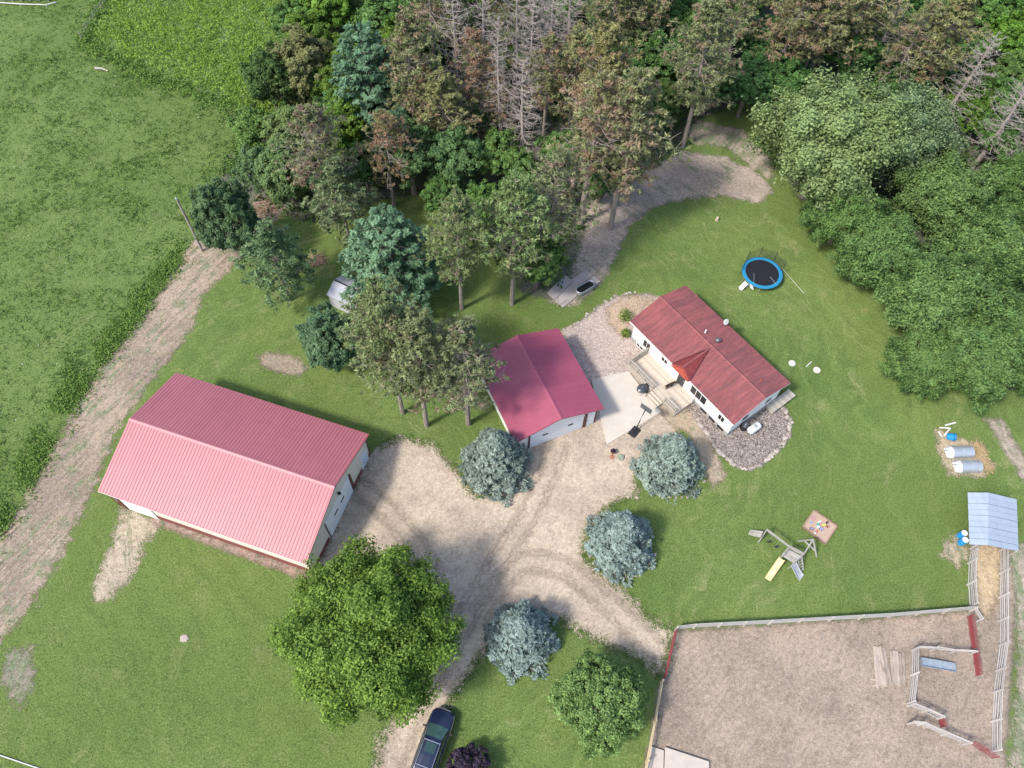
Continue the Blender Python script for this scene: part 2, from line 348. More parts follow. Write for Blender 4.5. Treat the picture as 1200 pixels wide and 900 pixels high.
for nm, pts, mt, zz in (
    ('straw_patch', [(143, 596), (190, 614), (172, 634), (158, 668), (128, 704), (108, 700), (118, 664), (134, 632)], dirt_mat('straw', (.42, .335, .23), (.36, .28, .19), (.28, .2, .12), (.1, .15, .04), .25, rot=-.4, streak=.6, amp=.9), .0135),
    ('bare_patch', [(303, 418), (318, 412), (345, 418), (360, 430), (352, 440), (325, 436), (306, 430)], dirt_mat('bare_soil', (.36, .27, .17), (.30, .22, .14), (.2, .14, .09), (.1, .15, .04), .2, amp=.5), .0085),
    ('barn_edge_soil', [(180, 604), (368, 672), (374, 681), (362, 681), (262, 644), (182, 614)], dirt_mat('edge_soil', (.34, .2, .155), (.4, .27, .2), (.22, .13, .1), (.1, .15, .04), .3, amp=.3), .0145),
    ('pen_straw', [(1140, 632), (1172, 640), (1170, 690), (1160, 725), (1142, 712)], dirt_mat('bedding', (.50, .36, .19), (.42, .30, .16), (.26, .18, .1), amp=.5, stones=.5, stonecol=(.66, .52, .3)), .0185),
    ('hutch_straw', [(1098, 505), (1118, 512), (1150, 520), (1162, 545), (1150, 558), (1112, 556), (1100, 530)], dirt_mat('hutch_bedding', (.42, .31, .17), (.33, .26, .15), (.2, .16, .09), (.1, .16, .04), .4, stones=.3, amp=.7), .0155),
    ('barrel_bare_patch', [(1118, 628), (1134, 630), (1136, 655), (1120, 664), (1104, 650), (1108, 634)], dirt_mat('worn_soil', (.38, .29, .18), (.34, .27, .17), (.22, .17, .1), (.1, .16, .04), .7, amp=.9), .0150),
    ('wheel_track', [(1155, 492), (1172, 490), (1204, 540), (1240, 600), (1228, 610), (1190, 548)], dirt_mat('track_soil', (.38, .31, .23), (.32, .26, .19), (.2, .16, .11), (.1, .16, .04), .5, amp=.5), .0145),
    ('old_fire_patch', [(8, 765), (35, 760), (40, 800), (25, 830), (4, 800)], dirt_mat('patch_soil', (.25, .2, .13), (.2, .17, .11), (.15, .11, .08), (.1, .15, .04), 1.0, amp=.9), .0090)):
    sheet(nm, gx(pts), zz, mt, .3, .6)
patio_poly = gx([(693, 445), (736, 435.5), (775, 483), (711, 521)])
CONC = paint('concrete', (.50, .45, .39), .9, 0, .1, .10, 1.2)
pat = struct(MB().prism(patio_poly, -.05, .07).build('patio_slab', CONC))
rock_poly = gx([(850, 495), (812, 462), (806, 482), (818, 499), (833, 515), (845, 532), (860, 545), (876, 551), (893, 545), (913, 527), (926, 509), (927, 493), (920, 480), (911, 468), (880, 480)])
sheet('rock_bed', rock_poly, .017, dirt_mat('bed_gravel', (.22, .185, .165), (.18, .15, .135), (.10, .085, .075), streak=.05, stones=.8, amp=.15, stonecol=(.40, .36, .33)), .25, .3)

# ------------------------------------------------------------------ buildings
def metal_roof(name, c, dark, rough=.42):
    s = NG(name); n = s.noise(.35, 4, .6); n2 = s.noise(6, 3)
    tcx = s.n('ShaderNodeTexCoord').outputs['Object']; sx = s.n('ShaderNodeSeparateXYZ'); s.l(tcx, sx.inputs[0])
    wn = s.n('ShaderNodeTexWhiteNoise', noise_dimensions='1D'); s.l(s.math('FLOOR', s.math('MULTIPLY', sx.outputs[0], 1.09)), wn.inputs['W'])
    stk = s.noise(1.0, 5, .7, s.map(tcx, (3.0, .16, .16)))
    col = s.mix(s.ramp(n, .3, .7), c, dark); col = s.mix(s.math('MULTIPLY', wn.outputs['Value'], .22), col, tuple(x*.82 for x in dark)); col = s.mix(s.math('MULTIPLY', s.ramp(stk, .5, .66), .3), col, tuple(x*.75 for x in dark)); col = s.mix(s.math('MULTIPLY', s.ramp(n2, .5, .8), .25), col, tuple(min(1, x*1.25) for x in c))
    MATS[name] = s.done(s.bsdf(col, rough, 0, .5)); return MATS[name]
def rib_slope(root, name, mat, L, W, h, r, side, pitch=.3, rh=.032, rw=.07, thick=.04):
    xs, dz = [], []
    n = int(round(L/pitch)); p = L/n
    for i in range(n):
        b = i*p
        xs += [b, b+p/2-rw, b+p/2-rw*.5, b+p/2+rw*.5, b+p/2+rw]; dz += [0, 0, rh, rh, 0]
    xs.append(L); dz.append(0)
    V, F = [], []; k = len(xs)
    for x, z in zip(xs, dz): V += [(x, 0, h+r+z), (x, side*W/2, h+z)]
    for i in range(k-1): F.append((2*i, 2*i+1, 2*i+3, 2*i+2) if side < 0 else (2*i, 2*i+2, 2*i+3, 2*i+1))
    o = len(V); V += [(0, 0, h+r-thick), (0, side*W/2, h-thick), (L, 0, h+r-thick), (L, side*W/2, h-thick)]
    F += [(o, o+1, o+3, o+2), (0, 1, o+1, o), (2*k-2, 2*k-1, o+3, o+2)]
    F.append(tuple([2*i+1 for i in range(k)]+[o+3, o+1]))
    return mesh_obj(name, V, F, mat, root)
def gable(root, name, mat, x0, x1, hw, h, r_at, z0=0.0):
    """end wall: pentagon between x0 and x1"""
    P = [(-hw, z0), (hw, z0), (hw, h), (0, r_at), (-hw, h)]
    V = [(x0, y, z) for y, z in P]+[(x1, y, z) for y, z in P]; n = 5
    F = [tuple(range(n))[::-1], tuple(range(n, 2*n))]+[(i, (i+1) % n, n+(i+1) % n, n+i) for i in range(n)]
    return mesh_obj(name, V, F, mat, root)

WHITE = paint('white_siding', (.78, .77, .74), .6, 0, .3, .06)
CREAM = paint('cream_steel', (.62, .60, .52), .5, 0, .4, .07)
TRIMR = paint('brown_red_trim', (.10, .032, .028), .5, 0, .4)
WAINS = paint('brick_red_steel', (.19, .055, .045), .5, 0, .4)
DOORW = paint('white_door', (.70, .73, .76), .45, 0, .4, .05)
GLASSD = paint('dark_glass', (.015, .018, .022), .12, 0, .6, .3)
BLACK = paint('black_plastic', (.018, .018, .02), .55, 0, .4)
GALV = paint('galvanised', (.47, .50, .53), .38, .55, .5, .12)
BARNROOF = metal_roof('barn_roof_red', (.365, .122, .140), (.335, .108, .126))
GARROOF = metal_roof('garage_roof_crimson', (.33, .075, .118), (.285, .062, .105))

def walls(root, L, W, h, r, ov, mat, th=.16, inset=.05):
    hw = W/2-ov[1]; x0, x1 = ov[0], L-ov[0]; hz = h+ov[1]*r/(W/2)-inset; zr = h+r-inset
    A = gable(root, 'end_wall', mat, x0, x0+th, hw, hz, zr); Bq = gable(root, 'end_wall', mat, x1-th, x1, hw, hz, zr)
    bx(root, 'side_wall', mat, x0+th, x1-th, hw-th, hw, 0, hz-.03); bx(root, 'side_wall', mat, x0+th, x1-th, -hw, -hw+th, 0, hz-.03)
    return hw, x0, x1, hz

# --- the big pole barn
L, W, h, r = 19.517, 12.584, 3.715, 2.006; ov = (.30, .35)
barn = thing('pole_barn', 'large pole barn with ribbed pinkish red metal roof', 'barn', (-33.068, 31.015, 0), -.291)
for sd in (1, -1):
    rib_slope(barn, 'roof_slope', BARNROOF, L, W, h, r, sd)
MB().add([(0, -.2, h+r-.015), (L, -.2, h+r-.015), (L, 0, h+r+.06), (0, 0, h+r+.06), (0, .2, h+r-.015), (L, .2, h+r-.015)], [(0, 1, 2, 3), (3, 2, 5, 4)]).build('ridge_cap', BARNROOF, barn)
hw, x0, x1, hz = walls(barn, L, W, h, r, ov, CREAM)
for sd in (1, -1):
    beam(barn, 'eave_fascia', WHITE, (.02, sd*(W/2-.03), h-.13), (L-.02, sd*(W/2-.03), h-.13), .05, .17)
    for e, xx in ((0, .03), (1, L-.03)):
        beam(barn, 'rake_trim', TRIMR, (xx, sd*(W/2-.02), h-.11), (xx, 0, h+r-.11), .05, .14)
    bx(barn, 'wainscot', WAINS, x0, x1, sd*(hw+.004), sd*(hw+.03), 0, .95)
for xx, sg in ((x0, -1), (x1, 1)):
    if sg < 0: bx(barn, 'wainscot', WAINS, xx-.03, xx-.004, -hw, hw, 0, .95)
    else:
        for ya, yb in ((-hw, -2.75), (2.35, 4.2), (5.5, hw)): bx(barn, 'wainscot', WAINS, xx+.004, xx+.03, ya, yb, 0, .6)
    for sd in (1, -1): bx(barn, 'corner_trim', TRIMR, xx-.08 if sg > 0 else xx-.045, xx+.045 if sg > 0 else xx+.08, sd*(hw-.08), sd*(hw+.045), 0, hz-.12)
def overhead_door(root, xw, ya, yb, zt, nsec, wins):
    d = MB()
    hs = zt/nsec
    d.box(xw+.01, xw+.05, ya, yb, .02, zt)
    door = d.build('overhead_door', DOORW, root)
    for i in range(nsec): bx(door, 'door_section', DOORW, xw+.052, xw+.075, ya+.02, yb-.02, i*hs+.035, (i+1)*hs-.012)
    for y0, y1, z in wins: bx(door, 'door_window', GLASSD, xw+.078, xw+.09, y0, y1, z-.14, z+.14)
overhead_door(barn, x1, -2.45, 2.1, 3.0, 5, ((-1.15, -.5, 1.85), (.1, .75, 1.85)))
bx(barn, 'door_post', TRIMR, x1+.005, x1+.11, 2.13, 2.42, 0, 3.1)
bx(barn, 'door_post', TRIMR, x1+.005, x1+.08, -2.55, -2.47, 0, 3.1)
bx(barn, 'door_header', WHITE, x1+.005, x1+.09, -2.47, 2.13, 3.02, 3.14)
o = MB().box(x1+.01, x1+.07, 4.45, 5.4, .1, 2.1).build('walk_door', paint('pale_blue_door', (.55, .66, .78), .4, 0, .4, .05), barn)
MB().box(x1+.072, x1+.12, 4.55, 4.62, 1.0, 1.1).build('door_handle', BLACK, o)
bx(barn, 'walk_door_frame', WHITE, x1+.005, x1+.09, 4.34, 4.44, .05, 2.2); bx(barn, 'walk_door_frame', WHITE, x1+.005, x1+.09, 5.41, 5.51, .05, 2.2)
bx(barn, 'walk_door_frame', WHITE, x1+.005, x1+.09, 4.44, 5.41, 2.11, 2.2)
l_ = MB().lathe([(.05, .1), (.16, .02), (.17, -.06), (.1, -.12)], (x1+.22, .23, 3.8), 10); l_.beam((x1, .23, 3.86), (x1+.2, .23, 3.86), .05, .05); l_.build('yard_light', BLACK, barn)
# sliding door bay on the near long side
bx(barn, 'sliding_door', WHITE, 1.3, 4.3, -hw-.09, -hw-.034, .05, 3.1)
bx(barn, 'door_post', TRIMR, .85, 1.25, -hw-.13, -hw-.034, 0, 3.2)
bx(barn, 'door_track', WHITE, .85, 7.3, -hw-.14, -hw-.034, 3.2, 3.34)

# --- garage
L, W, h, r = 9.863, 9.007, 3.122, 1.333; ov = (.45, .45)
gar = thing('garage', 'white garage with smooth crimson metal roof beside the patio', 'garage', (0.295, 42.279, 0), -1.122)
for sd in (1, -1): rib_slope(gar, 'roof_slope', GARROOF, L, W, h, r, sd, .23, .02, .025)
MB().add([(0, -.2, h+r-.02), (L, -.2, h+r-.02), (L, 0, h+r+.05), (0, 0, h+r+.05), (0, .2, h+r-.02), (L, .2, h+r-.02)], [(0, 1, 2, 3), (3, 2, 5, 4)]).build('ridge_cap', GARROOF, gar)
hw, x0, x1, hz = walls(gar, L, W, h, r, ov, WHITE)
for sd in (1, -1):
    beam(gar, 'eave_fascia', TRIMR, (.02, sd*(W/2-.03), h-.11), (L-.02, sd*(W/2-.03), h-.11), .05, .14)
    for xx in (.03, L-.03): beam(gar, 'rake_trim', GARROOF, (xx, sd*(W/2-.02), h-.10), (xx, 0, h+r-.10), .05, .12)
    for xx, sg in ((x0, -1), (x1, 1)): bx(gar, 'corner_trim', TRIMR, xx-.1 if sg > 0 else xx-.04, xx+.04 if sg > 0 else xx+.1, sd*(hw-.1), sd*(hw+.04), 0, hz-.1)
overhead_door(gar, x1, -2.8, 2.7, 2.3, 4, ((-1.5, -1.0, 1.68), (1.1, 1.6, 1.68)))
bx(gar, 'door_post', TRIMR, x1+.005, x1+.1, 2.78, 3.05, 0, 2.5); bx(gar, 'door_post', TRIMR, x1+.005, x1+.1, -2.97, -2.82, 0, 2.5)
bx(gar, 'door_header', WHITE, x1+.005, x1+.09, -2.82, 2.78, 2.32, 2.45)
o = MB().box(x1+.01, x1+.06, 3.12, 3.9, .05, 2.1).build('walk_door', DOORW, gar); MB().box(x1+.062, x1+.1, 3.2, 3.26, 1, 1.08).build('door_handle', BLACK, o)
bx(gar, 'wall_base', TRIMR, x0+.1, x1-.1, hw+.004, hw+.03, 0, .25)
# --- house
L, W, h, r = 14.411, 7.605, 3.242, 1.086; ov = (.30, .50)
house = thing('house', 'white single storey house with stained red shingle roof and wooden deck', 'house', (14.383, 47.721, 0), -.894)
s = NG('red_shingles'); tc = s.n('ShaderNodeTexCoord').outputs['Object']
big = s.noise(.35, 4, .6, tc); st = s.noise(1.0, 5, .7, s.map(tc, (2.6, .35, .35)), .3); fi = s.noise(9, 3, .7, s.map(tc, (1, 2.5, 1))); gr = s.noise(30, 2, .7, tc)
col = s.mix(s.ramp(big, .35, .65), (.27, .052, .052), (.20, .035, .04))
col = s.mix(s.math('MULTIPLY', s.ramp(st, .45, .66), .75), col, (.095, .022, .028))
col = s.mix(s.math('MULTIPLY', s.ramp(st, .48, .28), .6), col, (.37, .10, .09))
col = s.mix(s.ramp(fi, .3, .7), s.mix(.25, col, (0, 0, 0)), s.mix(.06, col, (1, .8, .8)))
col = s.mix(s.ramp(gr, .3, .7), s.mix(.25, col, (0, 0, 0)), s.mix(.06, col, (1, .8, .8)))
SHING = s.done(s.bsdf(col, .9, 0, .2, fi, .4, .02))
def slope_courses(root, name, mat, L, W, h, r, side, n=26, thick=.05):
    """shingle slope made of n overlapping courses"""
    V, F = [], []
    for i in range(n):
        a, b = i/n, (i+1)/n
        ya, yb = side*W/2*a, side*W/2*b; za, zb = h+r*(1-a), h+r*(1-b)+.022
        o = len(V); V += [(0, ya, za), (L, ya, za), (L, yb, zb), (0, yb, zb), (0, yb, zb-.022), (L, yb, zb-.022)]
        F += [(o, o+1, o+2, o+3), (o+3, o+2, o+5, o+4)] if side > 0 else [(o+3, o+2, o+1, o), (o+4, o+5, o+2, o+3)]
    o = len(V); V += [(0, 0, h+r-thick), (0, side*W/2, h-thick), (L, 0, h+r-thick), (L, side*W/2, h-thick), (0, 0, h+r), (0, side*W/2, h), (L, 0, h+r), (L, side*W/2, h)]
    F += [(o, o+1, o+3, o+2), (o+4, o+5, o+1, o), (o+6, o+7, o+3, o+2), (o+5, o+7, o+3, o+1)]
    return mesh_obj(name, V, F, mat, root)
for sd in (1, -1): slope_courses(house, 'roof_slope', SHING, L, W, h, r, sd)
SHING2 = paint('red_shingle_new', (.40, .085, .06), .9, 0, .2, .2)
MB().add([(0, -.17, h+r-.015), (L, -.17, h+r-.015), (L, 0, h+r+.07), (0, 0, h+r+.07), (0, .17, h+r-.015), (L, .17, h+r-.015)], [(0, 1, 2, 3), (3, 2, 5, 4)]).build('ridge_vent', SHING, house)
# entry gable riding on the front slope
er = MB(); ax, ay, az = 7.38, -.35, h+r-.06; bxx, by = 7.38, -4.05; bz = h+.98
el, err = (6.2, -4.05, h+.03), (8.56, -4.05, h+.03)
er.add([(ax, ay, az), (bxx, by, bz), el, (6.2, -3.75, h+.06)], [(0, 1, 2), (0, 2, 3)][:1]+[(0, 2, 3)])
er.add([(ax, ay, az), (bxx, by, bz), err, (8.56, -3.75, h+.06)], [(0, 2, 1), (0, 3, 2)])
ent = er.build('entry_gable_roof', paint('red_shingle_entry', (.195, .043, .043), .9, 0, .2, .35, 3), house)
VAL = paint('valley_shade_strip', (.075, .018, .022), .8, 0, .2, .3)  # dark strips added along both valleys: painted shade so the gable reads
for q_ in ((6.2, -3.78, h+.085), (8.56, -3.78, h+.085)): MB().beam((ax, ay, az+.05), q_, .11, .02).build('valley_shade_strip', VAL, ent)
MB().beam((ax, ay, az+.03), (bxx, by, bz+.02), .14, .03).build('ridge_cap', SHING, ent)
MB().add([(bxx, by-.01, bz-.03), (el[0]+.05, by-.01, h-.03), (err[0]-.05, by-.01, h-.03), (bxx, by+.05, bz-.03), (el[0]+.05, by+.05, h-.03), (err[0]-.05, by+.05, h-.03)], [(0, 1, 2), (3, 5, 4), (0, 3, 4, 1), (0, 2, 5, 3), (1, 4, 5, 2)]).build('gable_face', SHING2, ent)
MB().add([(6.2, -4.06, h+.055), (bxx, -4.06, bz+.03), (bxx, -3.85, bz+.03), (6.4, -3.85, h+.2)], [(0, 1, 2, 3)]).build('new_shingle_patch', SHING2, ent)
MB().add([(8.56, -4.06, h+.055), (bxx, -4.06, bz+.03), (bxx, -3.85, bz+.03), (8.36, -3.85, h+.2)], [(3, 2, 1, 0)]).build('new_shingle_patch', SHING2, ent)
hw, x0, x1, hz = walls(house, L, W, h, r, ov, WHITE)
FOUND = paint('grey_foundation', (.33, .32, .30), .9, 0, .1, .15)
bx(house, 'foundation', FOUND, x0+.02, x1+.008, -hw-.012, -hw-.002, 0, .55); bx(house, 'foundation', FOUND, x1+.002, x1+.012, -hw, hw, 0, .55)
for sd in (1, -1):
    beam(house, 'eave_fascia', WHITE, (.02, sd*(W/2-.02), h-.10), (L-.02, sd*(W/2-.02), h-.10), .05, .15)
    for xx in (.02, L-.02): beam(house, 'rake_trim', WHITE, (xx, sd*(W/2-.02), h-.09), (xx, 0, h+r-.09), .05, .13)
def window(root, xa, xb, za, zb, y, n=2):
    f = MB(); e = .06
    f.box(xa-e, xb+e, y-.05, y, zb, zb+e); f.box(xa-e, xb+e, y-.06, y, za-e, za); f.box(xa-e, xa, y-.05, y, za, zb); f.box(xb, xb+e, y-.05, y, za, zb)
    for i in range(1, n): c = xa+(xb-xa)*i/n; f.box(c-.025, c+.025, y-.045, y, za, zb)
    fr = f.build('window', WHITE, root)
    for i in range(n):
        MB().box(xa+(xb-xa)*i/n+.02, xa+(xb-xa)*(i+1)/n-.02, y-.03, y-.012, za+.01, zb-.01).build('pane', GLASSD, fr)
window(house, 1.95, 2.85, .95, 2.0, -hw-.002); window(house, 4.55, 5.3, 1.5, 2.1, -hw-.002, 2); window(house, 8.75, 10.75, 1.15, 2.3, -hw-.002, 3); window(house, 12.5, 13.2, 1.3, 2.1, -hw-.002)
window(house, 1.2, 2.1, .12, .5, -hw-.014, 2)
o = MB().box(6.95, 7.85, -hw-.05, -hw-.002, .62, 2.68).build('front_door', paint('dark_door', (.05, .05, .055), .5), house); MB().box(7.72, 7.78, -hw-.1, -hw-.05, 1.6, 1.7).build('door_handle', GALV, o)
for k in range(3): bx(house, 'basement_window', GLASSD, 10.5+k*1.15, 11.3+k*1.15, -hw-.03, -hw-.013, .12, .45)
for ya in (-1.9, 1.2):
    f = MB().box(x1+.002, x1+.05, ya, ya+.9, 1.3, 2.2).build('window', WHITE, house); MB().box(x1+.052, x1+.06, ya+.06, ya+.84, 1.36, 2.14).build('pane', GLASSD, f)
def slope_z(y): return h+r*(1-abs(y)/(W/2))
MB().tube([(5.75, .65, slope_z(.65)-.05), (5.75, .65, slope_z(.65)+.45)], .07, 8).build('vent_pipe', WHITE, house)
MB().lathe([(.13, 0), (.13, .35), (.24, .37), (.24, .5), (.05, .6)], (7.2, .85, slope_z(.85)-.02), 12).build('chimney_cap', paint('grey_flue', (.16, .17, .18), .4, .6), house)
MB().lathe([(.1, 0), (.07, .12), (.05, .22)], (12.75, 1.15, slope_z(1.15)), 8).build('vent_pipe', SHING2, house)
dishr = MB(); cdp = np.array([5.95, 3.4, slope_z(3.4)+.55]); nrm = np.array([-.35, -.55, .6]); nrm /= np.linalg.norm(nrm)
a_ = np.cross(nrm, (0, 0, 1)); a_ /= np.linalg.norm(a_); b_ = np.cross(nrm, a_); V = [tuple(cdp-nrm*.08)]
for rr, dd in ((.16, -.06), (.3, 0)):
    for j in range(16): t = j*math.pi/8; V.append(tuple(cdp+nrm*dd+(a_*math.cos(t)*1.1+b_*math.sin(t))*rr))
F = [(0, 1+j, 1+(j+1) % 16) for j in range(16)]+[(1+j, 17+j, 17+(j+1) % 16, 1+(j+1) % 16) for j in range(16)]
dishr.add(V, F); dishr.tube([cdp-nrm*.08, (5.95, 3.55, slope_z(3.4)+.2), (5.95, 3.55, slope_z(3.55))], .03, 6); dishr.tube([cdp-b_*.3, cdp+nrm*.35], .015, 5)
dishr.build('satellite_dish', paint('dish_grey', (.36, .37, .38), .4, 0, .5), house)
# deck joined to the house
DECK = wood('deck_wood', (.47, .41, .335), .22, .894); DECKR = wood('deck_rail_wood', (.36, .33, .28), .2)
deck = MB().box(2.8, 9.58, -5.88, -hw-.06, .40, .556).build('deck', DECKR, house)
nb = 18; y0d, y1d = -5.9, -hw-.02
for i in range(nb):
    a = y0d+(y1d-y0d)*i/nb; bx(deck, 'deck_plank', DECK, 2.75 if a < -3.4 else 2.75, 9.6, a+.008, a+(y1d-y0d)/nb-.008, .56, .60)
bx(deck, 'deck_skirt', DECKR, 2.78, 6.3, -5.93, -5.905, .05, .555); bx(deck, 'deck_skirt', DECKR, 7.95, 9.6, -5.93, -5.905, .05, .555); bx(deck, 'deck_skirt', DECKR, 9.605, 9.63, -5.9, -hw-.05, .05, .6)
for i in range(3): bx(deck, 'deck_step', DECK, 6.35, 7.9, -5.93-.3*(i+1)+.01, -5.93-.3*i, .40-.15*i, .45-.15*i); 
bx(deck, 'step_stringer', DECKR, 6.30, 6.345, -6.75, -5.94, .02, .4); bx(deck, 'step_stringer', DECKR, 7.905, 7.95, -6.75, -5.94, .02, .4)
def railing(root, p, q, z0, hh=.95, n=4, bal=.16):
    p, q = np.array(p), np.array(q)
    for i in range(n+1):
        c = p+(q-p)*i/n; bx(root, 'rail_post', DECKR, c[0]-.045, c[0]+.045, c[1]-.045, c[1]+.045, z0-.3, z0+hh)
    for zz, ww in ((hh+.02, .14), (hh*.55, .05), (.12, .05)): beam(root, 'rail', DECKR, (*p, z0+zz), (*q, z0+zz), ww, .045)
    m = int(np.linalg.norm(q-p)/bal)
    for i in range(1, m): c = p+(q-p)*i/m; bx(root, 'baluster', DECKR, c[0]-.018, c[0]+.018, c[1]-.018, c[1]+.018, z0+.14, z0+hh-.01)
railing(deck, (2.8, -5.85), (6.25, -5.85), .6, .95, 3); railing(deck, (2.8, -5.75), (2.8, -3.45), .6, .95, 2); railing(deck, (8.0, -5.85), (9.5, -5.85), .6, .95, 1)
bx(deck, 'rail_post', WHITE, 9.5, 9.6, -3.75, -3.65, .3, 1.75)
# small landing beyond the far end
for i in range(9): bx(house, 'landing_plank', DECKR, x1+.05, x1+1.0, 2.05+i*.34, 2.37+i*.34, .50, .55)
bx(house, 'landing_skirt', DECKR, x1+.06, x1+.95, 2.02, 2.045, .02, .5)

# --- tin shed by the pens
SHEDM = wood('shed_board', (.33, .30, .26)); TIN = metal_roof('pale_tin', (.34, .39, .46), (.27, .32, .39), .45)
tl, rt_, tr, br_, rb, bl = g(1134, 577, 1.7), g(1158, 577, 2.25), g(1191.5, 585, 1.6), g(1193.5, 646, 1.6), g(1158, 639, 2.25), g(1136, 638, 1.7)
so_ = (bl+br_)/2; so_[2] = 0
shed = thing('tin_shed', 'open livestock shed with pale blue tin roof at head of pens', 'shed', tuple(so_))
def lerp(a, b, t): return a+(b-a)*t
npn = 9
for (A, Bp, C, D) in ((tl, rt_, bl, rb), (rt_, tr, rb, br_)):
    for i in range(npn):
        t0, t1 = i/npn+.0025, (i+1)/npn-.0025
        dz = np.array([0, 0, .022*(i % 2)+.004*i/npn]); q = [lerp(A, C, t0), lerp(Bp, D, t0), lerp(Bp, D, t1), lerp(A, C, t1)]
        q = [p+dz for p in q]
        m = MB().hexa([p-np.array([0, 0, .02]) for p in q[::-1]], q[::-1])
        m.build('roof_panel', TIN, shed, so_)
bxs = [tl, tr, br_, bl]
for p, q in ((tl, tr), (tr, tl), (br_, bl), (bl, br_), (lerp(tl, bl, .5), lerp(tr, br_, .5)), (lerp(tr, br_, .5), lerp(tl, bl, .5))):
    c = lerp(p, q, .22 if p[0] < q[0] else .03); MB().beam((c[0], c[1], 0), (c[0], c[1], p[2]-.08), .12, .12, (0, 1, 0)).build('post', SHEDM, shed, so_)
def plank_wall(a, b, z1a, z1b, n):
    for i in range(n):
        p, q = lerp(a, b, i/n+.004), lerp(a, b, (i+1)/n-.004); zz = z1a+(z1b-z1a)*(i+.5)/n
        MB().beam((p[0], p[1], zz/2), (q[0], q[1], zz/2), .03, zz).build('wall_board', SHEDM, shed, so_)
ic = so_+np.array([0, 2.3, 0])
c4 = [lerp(tl, tr, .24), lerp(tr, tl, .04), lerp(br_, bl, .04), lerp(bl, br_, .24)]
plank_wall(c4[0], c4[3], 1.6, 1.6, 16); plank_wall(c4[1], c4[2], 1.5, 1.5, 16); plank_wall(c4[0]-np.array([0, .15, 0]), c4[1]-np.array([0, .15, 0]), 1.55, 1.45, 12)

# --- small grey garden shed under the pines
GSH = paint('grey_shingle', (.36, .37, .41), .9, 0, .15, .2); GSW = paint('shed_wall', (.40, .40, .40), .8)
e1, r1, e2 = g(406, 321, 1.9), g(391.6, 328, 2.6), g(384, 345, 1.9)
dirv = g(414, 338.5, 2.6)-r1; dirv[2] = 0; dirv /= np.linalg.norm(dirv); nn = np.array([-dirv[1], dirv[0], 0]); hwid = abs((e1-e2)@nn)/2
gs = thing('garden_shed', 'small grey gabled garden shed half hidden under the pines', 'shed', (r1[0], r1[1], 0), math.atan2(dirv[1], dirv[0]))
LG = 3.6
for sd in (1, -1):
    slope_courses(gs, 'roof_slope', GSH, LG, hwid*2, 1.9, .72, sd, 10)
for xx in (.1, LG-.18): gable(gs, 'end_wall', GSW, xx, xx+.08, hwid-.12, 1.9, 2.5)
for sd in (1, -1): bx(gs, 'side_wall', GSW, .18, LG-.18, sd*(hwid-.2), sd*(hwid-.12), 0, 1.88)
bx(gs, 'rake_trim', WHITE, -.03, .0, -.06, .06, 2.45, 2.62)
bx(gs, 'ridge_cap', BLACK, 0, LG, -.07, .07, 2.60, 2.655)

# ------------------------------------------------------------------ trees
def unit(a): return a/(np.linalg.norm(a, axis=-1, keepdims=True)+1e-9)
def leaf_geo(C, N, A, size, asp):
    """rhombic leaves: centre C, normal N, long axis A"""
    A = unit(A-N*(A*N).sum(1, keepdims=True)); B = np.cross(N, A); s_ = size[:, None]
    V = np.stack([C-A*s_, C+B*s_*asp-A*s_*.1, C+A*s_, C-B*s_*asp-A*s_*.1], 1).reshape(-1, 3)
    return V
def foliage(C, N, A, size, asp, tint, mat, br=None, name='crown'):
    V = leaf_geo(C, N, A, size, asp); F = np.arange(len(V)).reshape(-1, 4)
    at = {'tint': np.repeat(tint, 4)}
    if br is not None: at['br'] = np.repeat(br, 4)
    o = mesh_obj(name, V, F, mat, attrs=at, link=False); return o.data
def sph(n, rg): return unit(rg.normal(size=(n, 3)))

BARK = bark_mat('bark_grey', (.20, .165, .135)); BARKP = bark_mat('bark_pine', (.29, .245, .21)); BARKD = bark_mat('dead_wood', (.35, .305, .275))
LEAF = leaf_mat('leaf_green', (.040, .078, .022), (.290, .390, .145), .42)
LEAFY = leaf_mat('leaf_yellow_green', (.055, .105, .014), (.350, .470, .100), .42)
LEAFP = leaf_mat('leaf_purple', (.012, .008, .016), (.075, .05, .085), .12)
NEEDB = leaf_mat('needle_blue', (.090, .118, .105), (.345, .400, .360), .15, None, .7, .4)
NEEDW = leaf_mat('needle_white_pine', (.055, .110, .060), (.250, .375, .225), .32)
NEEDR = leaf_mat('needle_red_pine', (.090, .110, .050), (.345, .385, .190), .32, (.35, .275, .19))
NEEDC = leaf_mat('needle_cedar', (.050, .085, .042), (.180, .250, .120), .3)

